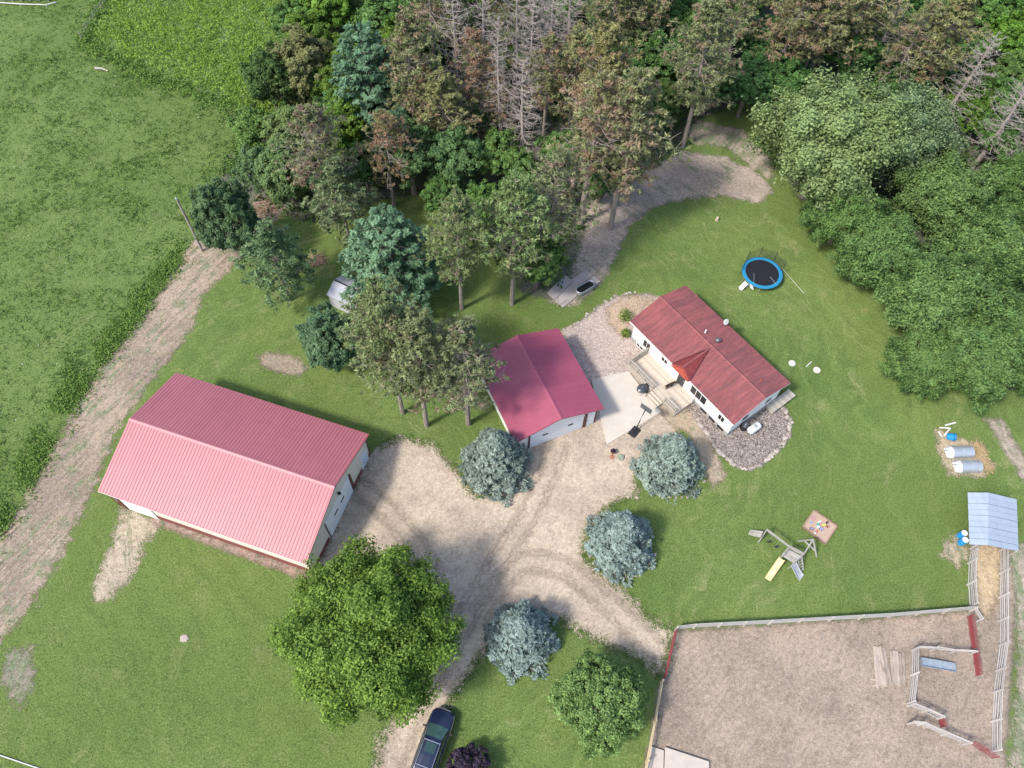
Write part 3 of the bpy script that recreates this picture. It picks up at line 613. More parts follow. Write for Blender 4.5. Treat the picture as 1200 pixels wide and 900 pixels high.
def deciduous(seed, R, H, base, nlobe=11, nclump=230, per=62, ls=.20, mat=None, flat=1.0, droop=0.0, upr=.6, sig=.42, depth=.36, plume=0.0):
    """broad crown: leaf clumps over a lumpy ellipsoid, with crevices between the lumps"""
    rg = np.random.default_rng(seed); zc = base+(H-base)*.46; rz = (H-base)*.54
    k = np.arange(nlobe)+.5; zz = 1-1.55*k/nlobe; az = k*2.39996+rg.normal(size=nlobe)*.25
    LD = np.stack([np.sqrt(np.maximum(0, 1-zz*zz))*np.cos(az), np.sqrt(np.maximum(0, 1-zz*zz))*np.sin(az), zz], 1); LD = unit(LD+rg.normal(size=LD.shape)*.12)
    amp = rg.uniform(.55, 1.0, nlobe); sg = sig*rg.uniform(.8, 1.25, nlobe)
    def f(D):
        ang = np.arccos(np.clip(D@LD.T, -1, 1)); return (1-depth)+depth*np.max(amp*np.exp(-(ang/sg)**2), axis=1)
    S = np.array([R, R, rz])
    D = sph(nclump*3, rg); D = D[D[:, 2] > -.62+.25*rg.random(len(D))][:nclump]
    rad = f(D)*np.where(rg.random(len(D)) < .72, rg.uniform(.9, 1.03, len(D)), rg.uniform(.55, .9, len(D)))
    P = D*S*rad[:, None]+np.array([0, 0, zc])
    C, N, T = [], [], []
    for p, d in zip(P, D):
        rc = R*rg.uniform(.055, .125); n = int(per*rg.uniform(.6, 1.35)*(rc/(R*.09)))
        off = sph(n, rg)*(rg.random((n, 1))**.45)*np.array([1, 1, .7+plume])*rc
        if plume: off += d*np.abs(rg.normal(size=(n, 1)))*rc*plume
        C.append(p+off-np.array([0, 0, droop])*rg.random((n, 1))); N.append(unit(unit(off)*.45+d*.35+np.array([0, 0, upr])+rg.normal(size=(n, 3))*.42))
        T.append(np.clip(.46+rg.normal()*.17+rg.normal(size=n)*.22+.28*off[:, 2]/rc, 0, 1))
    C, N, T = np.vstack(C), np.vstack(N), np.concatenate(T); ok = C[:, 2] > .15; C, N, T = C[ok], N[ok], T[ok]
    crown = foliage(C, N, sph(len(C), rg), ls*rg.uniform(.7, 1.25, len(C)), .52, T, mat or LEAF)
    m = MB(); r0 = .028*H; top = np.array([rg.normal()*.2, rg.normal()*.2, zc+rz*.4])
    m.tube([(0, 0, -.1), (0, 0, base*.5), tuple(np.array([top[0]*.3, top[1]*.3, base+.6])), tuple(top)], [r0*1.25, r0, r0*.75, r0*.2], 8)
    for d, a in zip(LD, amp):
        e = d*S*(1-depth)*1.02+np.array([0, 0, zc]); st_ = np.array([0, 0, base*rg.uniform(.75, 1.0)+max(0, e[2]-base)*.25]); mid = st_*.5+e*.5+np.array([0, 0, -.05*R])
        m.tube([st_, mid, e], [r0*.4, r0*.24, r0*.07], 5)
        for q in range(2):
            e2 = e+sph(1, rg)[0]*R*.16; m.tube([mid*.4+e*.6, e2], [r0*.12, r0*.03], 3, False)
    return crown, m.build('trunk', BARK).data

def spruce(seed, R, H, nl=24, nb=15, mat=None, rise=-.05, power=.85, base=.25, gap=.0, blet=5):
    rg = np.random.default_rng(seed); C, N, A, T = [], [], [], []; m = MB()
    m.tube([(0, 0, -.1), (0, 0, H*.5), (0, 0, H*.98)], [.03*H, .018*H, .004*H], 7)
    for i in range(nl):
        u = (i+.3*rg.random())/nl; z = base+u*(H-base-.25); rr = R*(1-u)**power*(1+.10*math.sin(i*1.7))+.18; k = max(5, int(nb*(.45+.55*(1-u))))
        a0 = rg.random()*6.28
        for j in range(k):
            if rg.random() < gap: continue
            az = a0+6.283*j/k+rg.normal()*.14; Lb = rr*rg.uniform(.78, 1.12); rs = rise+rg.normal()*.07+.35*u
            d = np.array([math.cos(az), math.sin(az), 0]); sdv = np.array([-d[1], d[0], 0])
            bt = np.clip(.5+rg.normal()*.2, 0, 1)
            if u < .8: m.tube([(0, 0, z), tuple(d*Lb*.9+np.array([0, 0, z+rs*Lb*.8]))], [.012*H*.4, .01], 3, False)
            nt_ = max(3, int(Lb/.30))
            for q in range(nt_):
                t = .30+.70*(q+rg.random())/nt_
                lat = (1.08-t)*Lb*.42+.08
                for sg in (-1, 0, 1):
                    if sg == 0 and q < nt_-2: continue
                    p0 = d*Lb*t+sdv*sg*lat*rg.uniform(.45, 1.0)+np.array([0, 0, z+rs*Lb*t-.10*abs(sg)*lat+.05*rg.normal()])
                    dr = unit(d*.8+sdv*sg*.65+np.array([0, 0, .30+.2*rg.normal()])); n = blet+int(rg.integers(3))
                    off = rg.normal(size=(n, 3))*.075
                    C.append(p0+off+dr*.05); ax = unit(dr+rg.normal(size=(n, 3))*.45); A.append(ax)
                    N.append(unit(np.array([0, 0, 1.0])+d*.5+rg.normal(size=(n, 3))*.45)); T.append(np.clip(bt+rg.normal(size=n)*.18+(t-.7)*.5, 0, 1))
    # leading shoot
    n = 24; C.append(np.column_stack([rg.normal(size=n)*.06, rg.normal(size=n)*.06, H-rg.random(n)*.5])); A.append(unit(rg.normal(size=(n, 3))*.5+np.array([0, 0, 1]))); N.append(sph(n, rg)); T.append(np.full(n, .7))
    C, N, A, T = np.vstack(C), np.vstack(N), np.vstack(A), np.concatenate(T)
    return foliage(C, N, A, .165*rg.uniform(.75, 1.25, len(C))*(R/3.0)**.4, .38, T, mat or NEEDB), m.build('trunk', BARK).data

def pine(seed, R, H, base, nbr=62, tufts=8, mat=None, live=1.0, rise=.18, rnd=.8, tuft=.34, twigs=4):
    """tall pine: bare trunk below, open crown of needle tufts at branch ends"""
    rg = np.random.default_rng(seed); C, N, A, T, Br = [], [], [], [], []; m = MB(); r0 = .0115*H+.02
    bend = rg.normal(size=2)*.25
    def ax(z): u = z/H; return np.array([bend[0]*u*u, bend[1]*u*u, z])
    m.tube([ax(z)-np.array([0, 0, .1 if z == 0 else 0]) for z in (0, H*.25, H*.5, H*.75, H*.97)], [r0*1.2, r0, r0*.8, r0*.5, r0*.12], 8)
    for i in range(nbr):
        u = (i+.5)/nbr; z = base+(H-base)*u**.9; prof = math.sin(math.pi*min(1, (.22+.78*u))**rnd) if u > .35 else .72+.8*u
        prof = max(.22, min(1.0, prof)); Lb = R*prof*rg.choice([.55, .8, 1.0, 1.1, 1.3])*rg.uniform(.85, 1.15); az = i*2.399+rg.normal()*.3; rs = rise+rg.normal()*.12+.5*u*u-.12
        d = np.array([math.cos(az), math.sin(az), 0]); sdv = np.array([-d[1], d[0], 0]); s0 = ax(z)
        tip = s0+d*Lb+np.array([0, 0, rs*Lb]); mid = s0+d*Lb*.5+np.array([0, 0, rs*Lb*.35])
        m.tube([s0, mid, tip], [r0*.26, r0*.17, r0*.05], 4, False)
        bb = rg.random(); dead = rg.random() > live
        for q in range(twigs if not dead else twigs+3):
            t = rg.uniform(.35, .95); p0 = s0+(tip-s0)*t; e = p0+(sdv*rg.choice([-1, 1])*rg.uniform(.3, .8)+d*rg.uniform(.1, .5)+np.array([0, 0, rg.uniform(0, .5)]))*Lb*.32
            m.tube([p0, e], [r0*.07+.006, .007], 3, False)
        if dead: continue
        for q in range(tufts):
            t = rg.uniform(.38, 1.04) if q else 1.0; lat = rg.normal()*Lb*.20*(1.25-t*.5)
            p0 = s0+(tip-s0)*t+sdv*lat+np.array([0, 0, abs(rg.normal())*.12*Lb*.5]); n = 10+int(rg.integers(5))
            dr = unit(rg.normal(size=(n, 3))*.75+np.array([0, 0, .55])+d*.3); C.append(p0+dr*tuft*.62); A.append(dr)
            N.append(unit(rg.normal(size=(n, 3))+np.array([0, 0, 1.1]))); T.append(np.clip(.5+rg.normal()*.2+rg.normal(size=n)*.16, 0, 1)); Br.append(np.clip(np.full(n, bb)+rg.normal()*.12, 0.02, .98))
    C, N, A, T, Br = np.vstack(C), np.vstack(N), np.vstack(A), np.concatenate(T), np.concatenate(Br)
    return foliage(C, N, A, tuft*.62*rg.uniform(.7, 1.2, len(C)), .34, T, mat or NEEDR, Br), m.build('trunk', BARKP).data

def dead_tree(seed, R, H, base, nbr=75):
    rg = np.random.default_rng(seed); m = MB(); b = MB(); r0 = .010*H+.02
    def ax(z): return np.array([.15*math.sin(z*.3+seed), .15*math.cos(z*.25), z])
    m.tube([ax(z)-np.array([0, 0, .1 if z == 0 else 0]) for z in (0, H*.3, H*.6, H*.85, H)], [r0*1.2, r0, r0*.7, r0*.35, r0*.08], 7)
    for i in range(nbr):
        u = (i+.5)/nbr; z = base+(H-base)*u; Lb = R*(1-.75*u)*rg.uniform(.45, 1.15); az = i*2.399+rg.normal()*.3; rs = rg.normal()*.15+.05+.35*u
        d = np.array([math.cos(az), math.sin(az), 0]); sdv = np.array([-d[1], d[0], 0]); s0 = ax(z); k = s0+d*Lb*.55+np.array([0, 0, rs*Lb*.35]); tip = s0+d*Lb+np.array([0, 0, rs*Lb+.1*Lb])
        k = k+rg.normal(size=3)*Lb*.06; tip = tip+rg.normal(size=3)*Lb*.12; b.tube([s0, k, tip], [.032, .022, .010], 4, False)
        for q in range(8):
            t = rg.uniform(.3, .98); p0 = s0+(tip-s0)*t; e = p0+(sdv*rg.choice([-1, 1])*rg.uniform(.35, .9)+d*rg.uniform(.2, .7)+np.array([0, 0, rg.normal()*.25]))*Lb*.33
            b.tube([p0, (p0+e)/2+rg.normal(size=3)*.12, e], [.017, .012, .006], 3, False)
    return b.build('branches', BARKD).data, m.build('trunk', BARKD).data

PROTO = {}
def proto(kind, fn):
    PROTO[kind] = fn
for ob in list(COL.objects):
    pass
_before = set(o.name for o in COL.objects)
PROTO['maple'] = [deciduous(11, 7.4, 10.5, 1.6, 40, 1250, 95, .115, LEAFY, sig=.26, depth=.44)]
PROTO['bush'] = [deciduous(12, 4.0, 6.2, .3, 16, 560, 75, .105, LEAF, sig=.40)]
PROTO['purple'] = [deciduous(13, 2.4, 3.2, .4, 12, 240, 60, .10, LEAFP)]
PROTO['broad'] = [deciduous(20+i, 4.5, 11, 3.0, 17, 470, 65, .150, LEAF, sig=.34, depth=.52) for i in range(4)]
PROTO['broad_yellow'] = [deciduous(30+i, 4.2, 10, 2.5, 16, 420, 65, .150, LEAFY, sig=.34, depth=.52) for i in range(2)]
PROTO['cottonwood'] = [deciduous(40+i, 6.5, 15, 1.5, 40, 1150, 65, .140, LEAF, upr=.45, sig=.22, depth=.58, plume=.7) for i in range(2)]
PROTO['boxelder'] = [deciduous(50+i, 5.5, 9.5, .5, 44, 900, 70, .130, LEAF, sig=.20, depth=.5, plume=.4) for i in range(4)]
PROTO['blue_spruce'] = [spruce(60+i, 3.0, 7.0) for i in range(3)]
PROTO['white_pine'] = [spruce(70+i, 4.0, 13, 20, 11, NEEDW, .28, .62, 2.0, .15, 7) for i in range(2)]
PROTO['cedar'] = [deciduous(80+i, 2.8, 7.5, .2, 22, 520, 70, .10, NEEDC, upr=.6, sig=.3, depth=.4, plume=.3) for i in range(2)]
PROTO['red_pine'] = [pine(90+i, 3.3, 16, 6, 92, 12, tuft=.29) for i in range(4)]
PROTO['thin_pine'] = [pine(100+i, 3.1, 16, 6.5, 80, 10, live=.75, twigs=7, tuft=.29) for i in range(3)]
PROTO['young_pine'] = [pine(110, 3.0, 10.5, 2.2, 66, 10, NEEDW, rise=.22, tuft=.36)]
PROTO['dead_pine'] = [dead_tree(120+i, 3.4, 16, 4, 95) for i in range(3)]
for o in [o for o in COL.objects if o.name not in _before]: bpy.data.objects.remove(o)      # keep only the mesh data

DIM = {'maple': (7.2, 10.5), 'bush': (4.0, 6.0), 'purple': (2.4, 3.2), 'broad': (4.5, 11), 'broad_yellow': (4.2, 10), 'cottonwood': (6.5, 15), 'boxelder': (5.5, 9.5),
       'blue_spruce': (3.0, 7.0), 'white_pine': (4.0, 13), 'cedar': (2.8, 7.5), 'red_pine': (3.3, 16), 'thin_pine': (3.1, 16), 'young_pine': (3.0, 10.5), 'dead_pine': (3.4, 16)}
NAME = {'maple': 'maple_tree', 'bush': 'round_tree', 'purple': 'purple_shrub', 'broad': 'broadleaf_tree', 'broad_yellow': 'broadleaf_tree', 'cottonwood': 'cottonwood_tree', 'boxelder': 'spreading_tree',
        'blue_spruce': 'spruce_tree', 'white_pine': 'white_pine_tree', 'cedar': 'cedar_tree', 'red_pine': 'pine_tree', 'thin_pine': 'pine_tree', 'young_pine': 'pine_tree', 'dead_pine': 'dead_tree'}
_cnt = {}
def tree(kind, base, label, R=None, H=None, col=(1, 1, 1), brown=0.0, rz=None, group=None, lean=(0, 0)):
    R0, H0 = DIM[kind]; R = R or R0; H = H or H0; k = _cnt.get(kind, 0); _cnt[kind] = k+1
    crown, trunk = PROTO[kind][k % len(PROTO[kind])]
    t = thing(NAME[kind], label, 'shrub' if kind == 'purple' else 'tree', (base[0], base[1], 0), rz if rz is not None else k*1.93+.4, group)
    t.scale = (R/R0, R/R0, H/H0); t.rotation_euler[0] = lean[0]; t.rotation_euler[1] = lean[1]
    for nm, me in (('branches' if kind == 'dead_pine' else 'crown', crown), ('trunk', trunk)):
        o = bpy.data.objects.new(nm, me); COL.objects.link(o); o.parent = t
        if nm != 'trunk': o.color = (*col, brown)
    return t
def at_crown(px, py, z): return g(px, py, z)[:2]
G = 'trees around the yard'
# yard trees: base from the ground pixel, or from the middle of the crown at its height
tree('maple', at_crown(432, 742, 5.5), 'big yellow green leafy tree between the barn and the driveway', 7.4, 11.5, (.84, .93, .8), group=G, rz=.3)
tree('bush', at_crown(704, 824, 3), 'round two lobed green leafy tree beside the corral fence', 3.9, 6.4, (1.15, 1.27, 1.1), group=G)
tree('purple', at_crown(549, 906, 1.5), 'dark purple leaved shrub near the parked car', 2.2, 2.8, group=G)
tree('blue_spruce', at_crown(580, 537, 2.2), 'silvery blue spruce beside the garage front', 3.15, 7.0, (.88, .92, .85), group=G)
tree('blue_spruce', at_crown(786, 541, 2.0), 'silvery blue spruce in front of the house deck', 3.0, 6.6, (.92, .98, .92), group=G)
tree('blue_spruce', at_crown(727, 633, 2.0), 'bright blue spruce on the lawn edge between driveway and playset', 2.95, 6.3, (.92, 1.0, 1.0), group=G)
tree('blue_spruce', at_crown(610, 743, 2.0), 'blue spruce standing in the fork of the driveway', 2.85, 6.2, (.9, .98, 1.0), group=G)
tree('red_pine', g(500, 499), 'tall olive pine with thick trunk nearest the barn and driveway', 3.4, 17.5, (1, 1, .95), .12, group=G)
tree('thin_pine', g(549, 497), 'sparse pine with bare grey twigs overhanging the garage roof', 3.4, 16.0, (1, 1, 1), .12, group=G)
tree('red_pine', g(472, 484), 'olive pine on the left of the group by the garage', 3.2, 17.5, (.95, 1.05, .9), .06, group=G)
tree('red_pine', g(462, 455), 'pine at the back of the group by the garage', 3.0, 15.5, (.95, 1.08, .9), .04, group=G)
tree('cedar', at_crown(386, 400, 3.5), 'dense dark bushy cedar beside the grey garden shed', 3.3, 8.0, (.8, .98, .95), group=G)
tree('white_pine', g(466, 352), 'plumed blue green white pine behind the garden shed', 4.9, 13.5, (.9, 1.0, .95), group=G, rz=1.0)
tree('young_pine', g(340, 352), 'small bushy pine with leaning bare trunk on the lawn by the lane', 3.3, 10.8, (1.0, .95, .72), group=G, rz=2.0)
tree('cedar', g(282, 300), 'tall dark green tree beside the utility pole', 3.7, 11.5, (.78, .9, .75), group=G)
tree('red_pine', g(541, 362), 'pine with long bare trunk standing in the shaded lawn', 3.1, 16.5, (.9, 1.05, .85), .05, group=G)
tree('red_pine', g(600, 356), 'pine at the wood corner above the garage roof', 3.7, 17, (.9, 1.1, .85), .08, group=G)
tree('broad', at_crown(630, 310, 4), 'bright green leafy tree at the wood corner beside the stock tank', 3.4, 8.0, (.95, 1.1, .75), group=G)
tree('red_pine', g(715, 268), 'tall olive pine with bare trunk rising from the dirt path', 4.3, 20, (1.05, 1.0, .95), .22, group=G)
tree('thin_pine', g(680, 262), 'browning half bare pine left of the dirt path', 4.2, 19, (1.1, 1, .95), .45, group=G)
tree('red_pine', g(800, 172), 'lone olive pine with long trunk above the bend of the dirt path', 3.9, 18.5, (1.0, 1.0, .95), .12, group=G)
tree('thin_pine', g(640, 318), 'sparse grey twigged pine behind the bright green leafy tree', 3.4, 17, (1, 1, 1), .15, group=G)
tree('young_pine', at_crown(400, 238, 6), 'olive bushy pine behind the white pine plume', 3.3, 11, (1.15, .95, .75), group=G)
tree('cedar', at_crown(335, 205, 4), 'green cedar growing over the brush pile', 3.4, 9.0, (1.15, 1.25, .9), group=G)
tree('thin_pine', at_crown(375, 185, 9), 'grey brown dying pine between cedar and wood', 3.6, 15, (.95, .9, .9), .35, group=G)

# the wood
GW = 'trees of the wood'
wood_list = [
    # kind, px, py, z of that point, R, H, colour, brown, label
    ('white_pine', 432, 95, 8, 4.9, 15, (.8, .92, .88), 0, 'large blue green white pine at the left side of the wood'),
    ('cedar', 357, 88, 5, 4.8, 11, (1.5, 1.1, .85), 0, 'olive brown bushy tree at the wood edge by the green field'),
    ('broad_yellow', 412, 132, 5, 3.2, 9.5, (.75, .9, .7), 0, 'yellow green tree in front of the large white pine'),
    ('broad', 480, 180, 6, 4.4, 10.5, (.72, .85, .85), 0, 'dark green leafy tree left of the bare dead trees'),
    ('broad', 535, 185, 6, 4.2, 10, (.75, .95, .95), 0, 'grey green leafy tree in front of the bare dead trees'),
    ('thin_pine', 452, 178, 8, 2.6, 13, (1.1, .9, .82), .75, 'rust tipped dying pine in front of the dark leafy tree'),
    ('broad_yellow', 388, 18, 5, 4.4, 10, (.75, .95, .7), 0, 'yellow green tree at the top beside the green field'),
    ('broad', 345, 20, 5, 4.0, 8, (.8, 1.05, .75), 0, 'green tree at the upper edge of the green field'),
    ('broad', 450, 28, 6, 4.6, 11, (.75, 1, .75), 0, 'leafy green tree behind the large white pine'),
    ('thin_pine', 505, 25, 10, 3.6, 18, (1.03, .99, .92), .7, 'brown dying pine at the top left of the dead trees'),
    ('thin_pine', 530, 8, 10, 3.0, 17, (1.03, .99, .92), .55, 'brown green dying pine right of the topmost brown pine'),
    ('red_pine', 480, 92, 10, 3.2, 17, (1.03, .99, .92), .45, 'olive brown pine between white pine and dead trees'),
    ('red_pine', 522, 138, 8, 3.2, 13, (1.1, 1, .85), .35, 'olive pine with rusty lower branches below the dead trees'),
    ('thin_pine', 500, 118, 7, 2.5, 12, (1.1, .92, .88), .85, 'rusty brown pine left of the dead trees'),
    ('dead_pine', 535, 75, 10, 3.4, 18, None, 0, 'bare grey dead tree at the left of the dead stand'),
    ('dead_pine', 565, 70, 10, 3.3, 18, None, 0, 'bare grey dead tree second from left in the dead stand'),
    ('dead_pine', 606, 60, 10, 3.4, 18, None, 0, 'bare grey dead tree at the back of the dead stand'),
    ('dead_pine', 612, 150, 8, 3.3, 15, None, 0, 'bare silvery dead tree nearest the front of the dead stand'),
    ('dead_pine', 620, 85, 9, 2.8, 17, None, 0, 'bare dead tree with straight pale trunk in the dead stand'),
    ('dead_pine', 645, 55, 10, 3.2, 18, None, 0, 'bare grey dead tree at the right of the dead stand'),
    ('dead_pine', 668, 15, 10, 3.4, 18, None, 0, 'bare grey dead tree at the top right of the dead stand'),
    ('dead_pine', 635, 5, 10, 3.4, 18, None, 0, 'bare grey dead tree cut by the top edge'),
    ('thin_pine', 585, 125, 6, 2.0, 10, (1.1, .93, .88), .9, 'thin rusty pine among the dead trees'),
    ('red_pine', 672, 95, 9, 2.9, 15, (1.05, 1, .92), .5, 'brownish pine right of the dead trees'),
    ('broad', 690, 75, 8, 3.9, 12, (.85, 1.05, .85), 0, 'green leafy tree between the brown pines right of the dead stand'),
    ('broad', 660, 190, 4, 3.6, 8.5, (.75, 1, .7), 0, 'low green leafy tree under the browning pine'),
    ('broad', 570, 250, 3, 3.2, 7, (.8, 1.05, .7), 0, 'low green leafy tree behind the bare trunked pine'),
    ('broad', 705, 215, 3, 3.2, 7, (.7, 1, .65), 0, 'low bright leafy tree beside the shaded dirt path'),
    ('red_pine', 705, 110, 11, 3.6, 19, (1.15, 1, .85), .45, 'tall rusty olive pine behind the path pines'),
    ('red_pine', 720, 20, 10, 3.6, 17, (1.05, 1, .92), .3, 'olive brown pine at the top middle of the wood'),
    ('red_pine', 755, 8, 10, 3.4, 17, (1.05, 1, .92), .35, 'olive brown pine at the top edge right of the middle'),
    ('broad', 760, 75, 5, 4.2, 10, (.65, .9, .7), 0, 'dark leafy tree behind the tall path pine'),
    ('broad', 745, 150, 4, 3.8, 9, (.7, .95, .65), 0, 'leafy tree right of the tall path pine'),
    ('broad', 790, 25, 5, 4.2, 11, (.65, .95, .7), 0, 'dark leafy tree at the top behind the lone pine'),
    ('broad', 875, 105, 4, 4.0, 9, (.55, .85, .75), 0, 'dark green tree above the bend of the dirt path'),
    ('broad', 895, 60, 5, 4.2, 10, (.55, .85, .75), 0, 'dark green tree behind the lone pine'),
    ('thin_pine', 868, 15, 10, 3.4, 17, (1.03, .99, .92), .45, 'brown pine at the top right of the lone pine'),
    ('red_pine', 960, 35, 10, 4.2, 18, (1.1, 1, .9), .38, 'broad brown green pine at the top right'),
    ('red_pine', 925, 40, 10, 3.2, 17, (1.08, .97, .9), .6, 'rusty pine left of the broad brown green pine'),
    ('red_pine', 1010, 25, 10, 3.4, 18, (1.1, 1, .9), .25, 'olive pine right of the broad brown green pine'),
    ('red_pine', 1100, 50, 11, 3.6, 17, (1.1, 1, .85), .3, 'leaning olive pine beside the dead trees on the right'),
    ('thin_pine', 1060, 65, 9, 3.0, 16, (1, .95, .9), .35, 'sparse pine with grey twigs above the big cottonwood'),
    ('dead_pine', 1035, 45, 8, 2.6, 14, None, 0, 'small bare dead tree above the big cottonwood'),
    ('broad', 1150, 20, 5, 4.6, 11, (.8, 1.1, .7), 0, 'green tree in the upper right corner'),
    ('broad_yellow', 1185, 55, 5, 4.2, 10, (.65, .9, .6), 0, 'yellow green tree behind the right hand dead trees'),
    ('broad_yellow', 1130, 130, 4, 3.6, 8, (.65, .85, .6), 0, 'yellow green tree between the right hand dead trees'),
    ('broad', 1080, 25, 4, 4.2, 10, (.6, .95, .7), 0, 'dark green tree at the top behind the leaning pine'),
    ('broad', 1185, 130, 4, 4.0, 9, (.7, 1, .7), 0, 'green tree at the right edge below the dead trees'),
    ('dead_pine', 585, 110, 9, 2.8, 16, None, 0, 'bare dead tree with tangled twigs in the middle of the dead stand'),
    ('thin_pine', 560, 100, 8, 2.6, 15, (1.1, .92, .88), 1.2, 'rusty half bare pine in front of the dead stand'),
    ('red_pine', 595, 20, 9, 2.8, 16, (1.0, 1.0, .9), .4, 'olive brown pine rising among the dead trees'),
    ('thin_pine', 640, 110, 8, 2.6, 15, (1.05, .97, .9), .6, 'sparse olive pine at the right of the nearest dead tree'),
    ('broad', 300, 158, 3, 3.4, 6.5, (.95, 1.15, .8), 0, 'light green bushy tree where pasture, field and wood meet'),
    ('cedar', 345, 160, 4, 3.4, 8.5, (1.2, 1.2, .8), 0, 'olive green bushy tree behind the green cedar'),
    ('broad', 428, 205, 3, 3.2, 7.5, (.6, .85, .65), 0, 'dark low tree behind the plumed white pine'),
    ('broad', 390, 140, 4, 3.2, 8, (.75, 1.0, .75), 0, 'green leafy tree between the olive tree and the yellow green tree'),
    ('cedar', 300, 195, 3, 2.6, 6, (.95, 1.1, .85), 0, 'dark bushy tree above the tarp heap'),
    ('broad', 520, 235, 2.5, 3.0, 6.5, (.65, .9, .65), 0, 'shaded low tree between the white pine and the bare trunked pine'),
    ('broad', 590, 195, 4, 3.6, 9, (.85, 1.05, .75), 0, 'green leafy tree below the nearest dead tree'),
    ('broad', 620, 225, 4, 3.4, 8.5, (.8, 1.0, .75), 0, 'green leafy tree above the wood corner pine'),
    ('broad', 830, 110, 3, 3.6, 8, (.55, .85, .65), 0, 'dark leafy tree just behind the trunk of the lone pine'),
    ('broad', 720, 90, 5, 3.8, 10, (.6, .9, .65), 0, 'dark leafy tree left of the lone pine'),
    ('broad', 915, 105, 4, 3.6, 9, (.6, .9, .7), 0, 'dark leafy tree at the left shoulder of the largest cottonwood'),
    ('broad', 1000, 75, 5, 4.0, 10, (.6, .9, .7), 0, 'dark leafy tree behind the top of the largest cottonwood'),
    ('broad', 1055, 105, 4, 3.6, 9, (.6, .9, .7), 0, 'dark leafy tree between the cottonwoods and the leaning pine'),
    ('broad', 1165, 165, 3, 3.4, 7, (.7, 1, .7), 0, 'leafy tree at the foot of the forked dead tree'),
    ('cottonwood', 968, 175, 7, 9.1, 15, (1.15, 1.12, 1.2), 0, 'very large light green cottonwood above the lawn'),
    ('cottonwood', 1050, 170, 6, 6.2, 13.5, (1.0, 1.0, 1.3), 0, 'grey green cottonwood right of the largest one'),
    ('boxelder', 985, 262, 3, 5.0, 8.5, (0.69, 0.87, 0.66), 0, 'dense green tree below the largest cottonwood'),
    ('boxelder', 1100, 240, 4, 6.2, 10, (0.82, 0.92, 0.78), 0, 'spreading green tree right of the cottonwoods'),
    ('boxelder', 1025, 305, 3, 5.6, 9, (0.73, 0.89, 0.74), 0, 'spreading green tree nearest the trampoline'),
    ('boxelder', 1160, 305, 4, 6.0, 10, (0.76, 0.90, 0.74), 0, 'spreading green tree at the right edge of the mass'),
    ('boxelder', 1090, 355, 4, 6.4, 9.5, (0.76, 0.90, 0.76), 0, 'spreading green tree in the middle of the right hand mass'),
    ('boxelder', 1140, 425, 3, 5.6, 8.5, (0.73, 0.89, 0.74), 0, 'spreading green tree above the metal hutches'),
    ('boxelder', 1080, 428, 3, 4.2, 7, (0.77, 0.92, 0.74), 0, 'low green tree where the mass meets the lawn'),
    ('boxelder', 1195, 400, 4, 5.6, 9, (0.73, 0.89, 0.72), 0, 'green tree cut by the right edge above the wheel tracks'),
    ('boxelder', 1195, 225, 4, 5.2, 9, (0.69, 0.87, 0.66), 0, 'green tree under the rightmost dead tree'),
]
for kd, px, py, z, R, H, c, b, lab in wood_list:
    tree(kd, at_crown(px, py, z), lab, R*(1.12 if kd == 'dead_pine' else 1.06 if 'pine' in kd else 1), H*(1.1 if kd == 'dead_pine' else 1), c or (1, 1, 1), b*(.38 if kd == 'red_pine' else .6), group=GW)
for bp, H, lab in (((1090, 165), 14.5, 'bare silver dead tree leaning up beside the grey green cottonwood'), ((1140, 196), 13, 'bare grey dead tree with forked top at the right'), ((1182, 214), 11, 'bare dead tree with reddish trunk near the right edge'), ((1192, 245), 9, 'short bare dead tree cut by the right edge')):
    tree('dead_pine', g(*bp), lab, 4.3, H, group=GW)
# trees that close the wood behind, cut by the top and right edges
rf = np.random.default_rng(5)
for i in range(34):
    px = 372+i*26.5+rf.uniform(-8, 8); py = rf.uniform(-62, -22)
    kd = ['broad', 'broad', 'red_pine', 'broad_yellow', 'broad', 'thin_pine'][int(rf.integers(6))]
    tree(kd, at_crown(px, py, 4), 'tree closing the wood along the top edge', None, None, (.8, .95, .75) if 'pine' not in kd else (1.1, 1, .9), .35, group='trees closing the wood at the back')
for i in range(14):
    px = 560+i*44+rf.uniform(-9, 9); py = 150-60*math.sin(i*1.1)+rf.uniform(-10, 10)
    if 690 < px < 940: py = rf.uniform(10, 70)
    if px > 1010: py = rf.uniform(40, 120)
    tree('broad', at_crown(px, py, 2.5), 'low leafy tree in the shaded depth of the wood', 3.0, 6.5, (.6, .9, .6), group='understorey of the wood')

have = [np.array(o.location[:2]) for o in COL.objects if o.type == 'EMPTY' and o.get('category') == 'tree']
rq = np.random.default_rng(77); kk = 0
fillp = gpoly([(375, -10), (345, 70), (320, 130), (345, 200), (430, 220), (560, 225), (610, 300), (660, 300), (690, 235), (780, 165), (800, 120), (880, 85), (900, 130), (1000, 110), (1060, 130), (1100, 200), (1230, 230), (1230, -15)])
for P in inside(900, fillp, rq):
    if min(np.hypot(*(P-q)) for q in have) < 3.9: continue
    have.append(P); kk += 1; kd = ['broad', 'broad', 'broad', 'broad_yellow'][kk % 4]; k_ = rq.uniform(.7, 1.0)
    tree(kd, P, 'leafy tree filling the wood between the taller trees', 3.1+rq.random(), 6.5+4*rq.random(), (.85*k_, 1.0*k_, .75*k_), group='leafy trees filling the wood')
    if kk >= 60: break

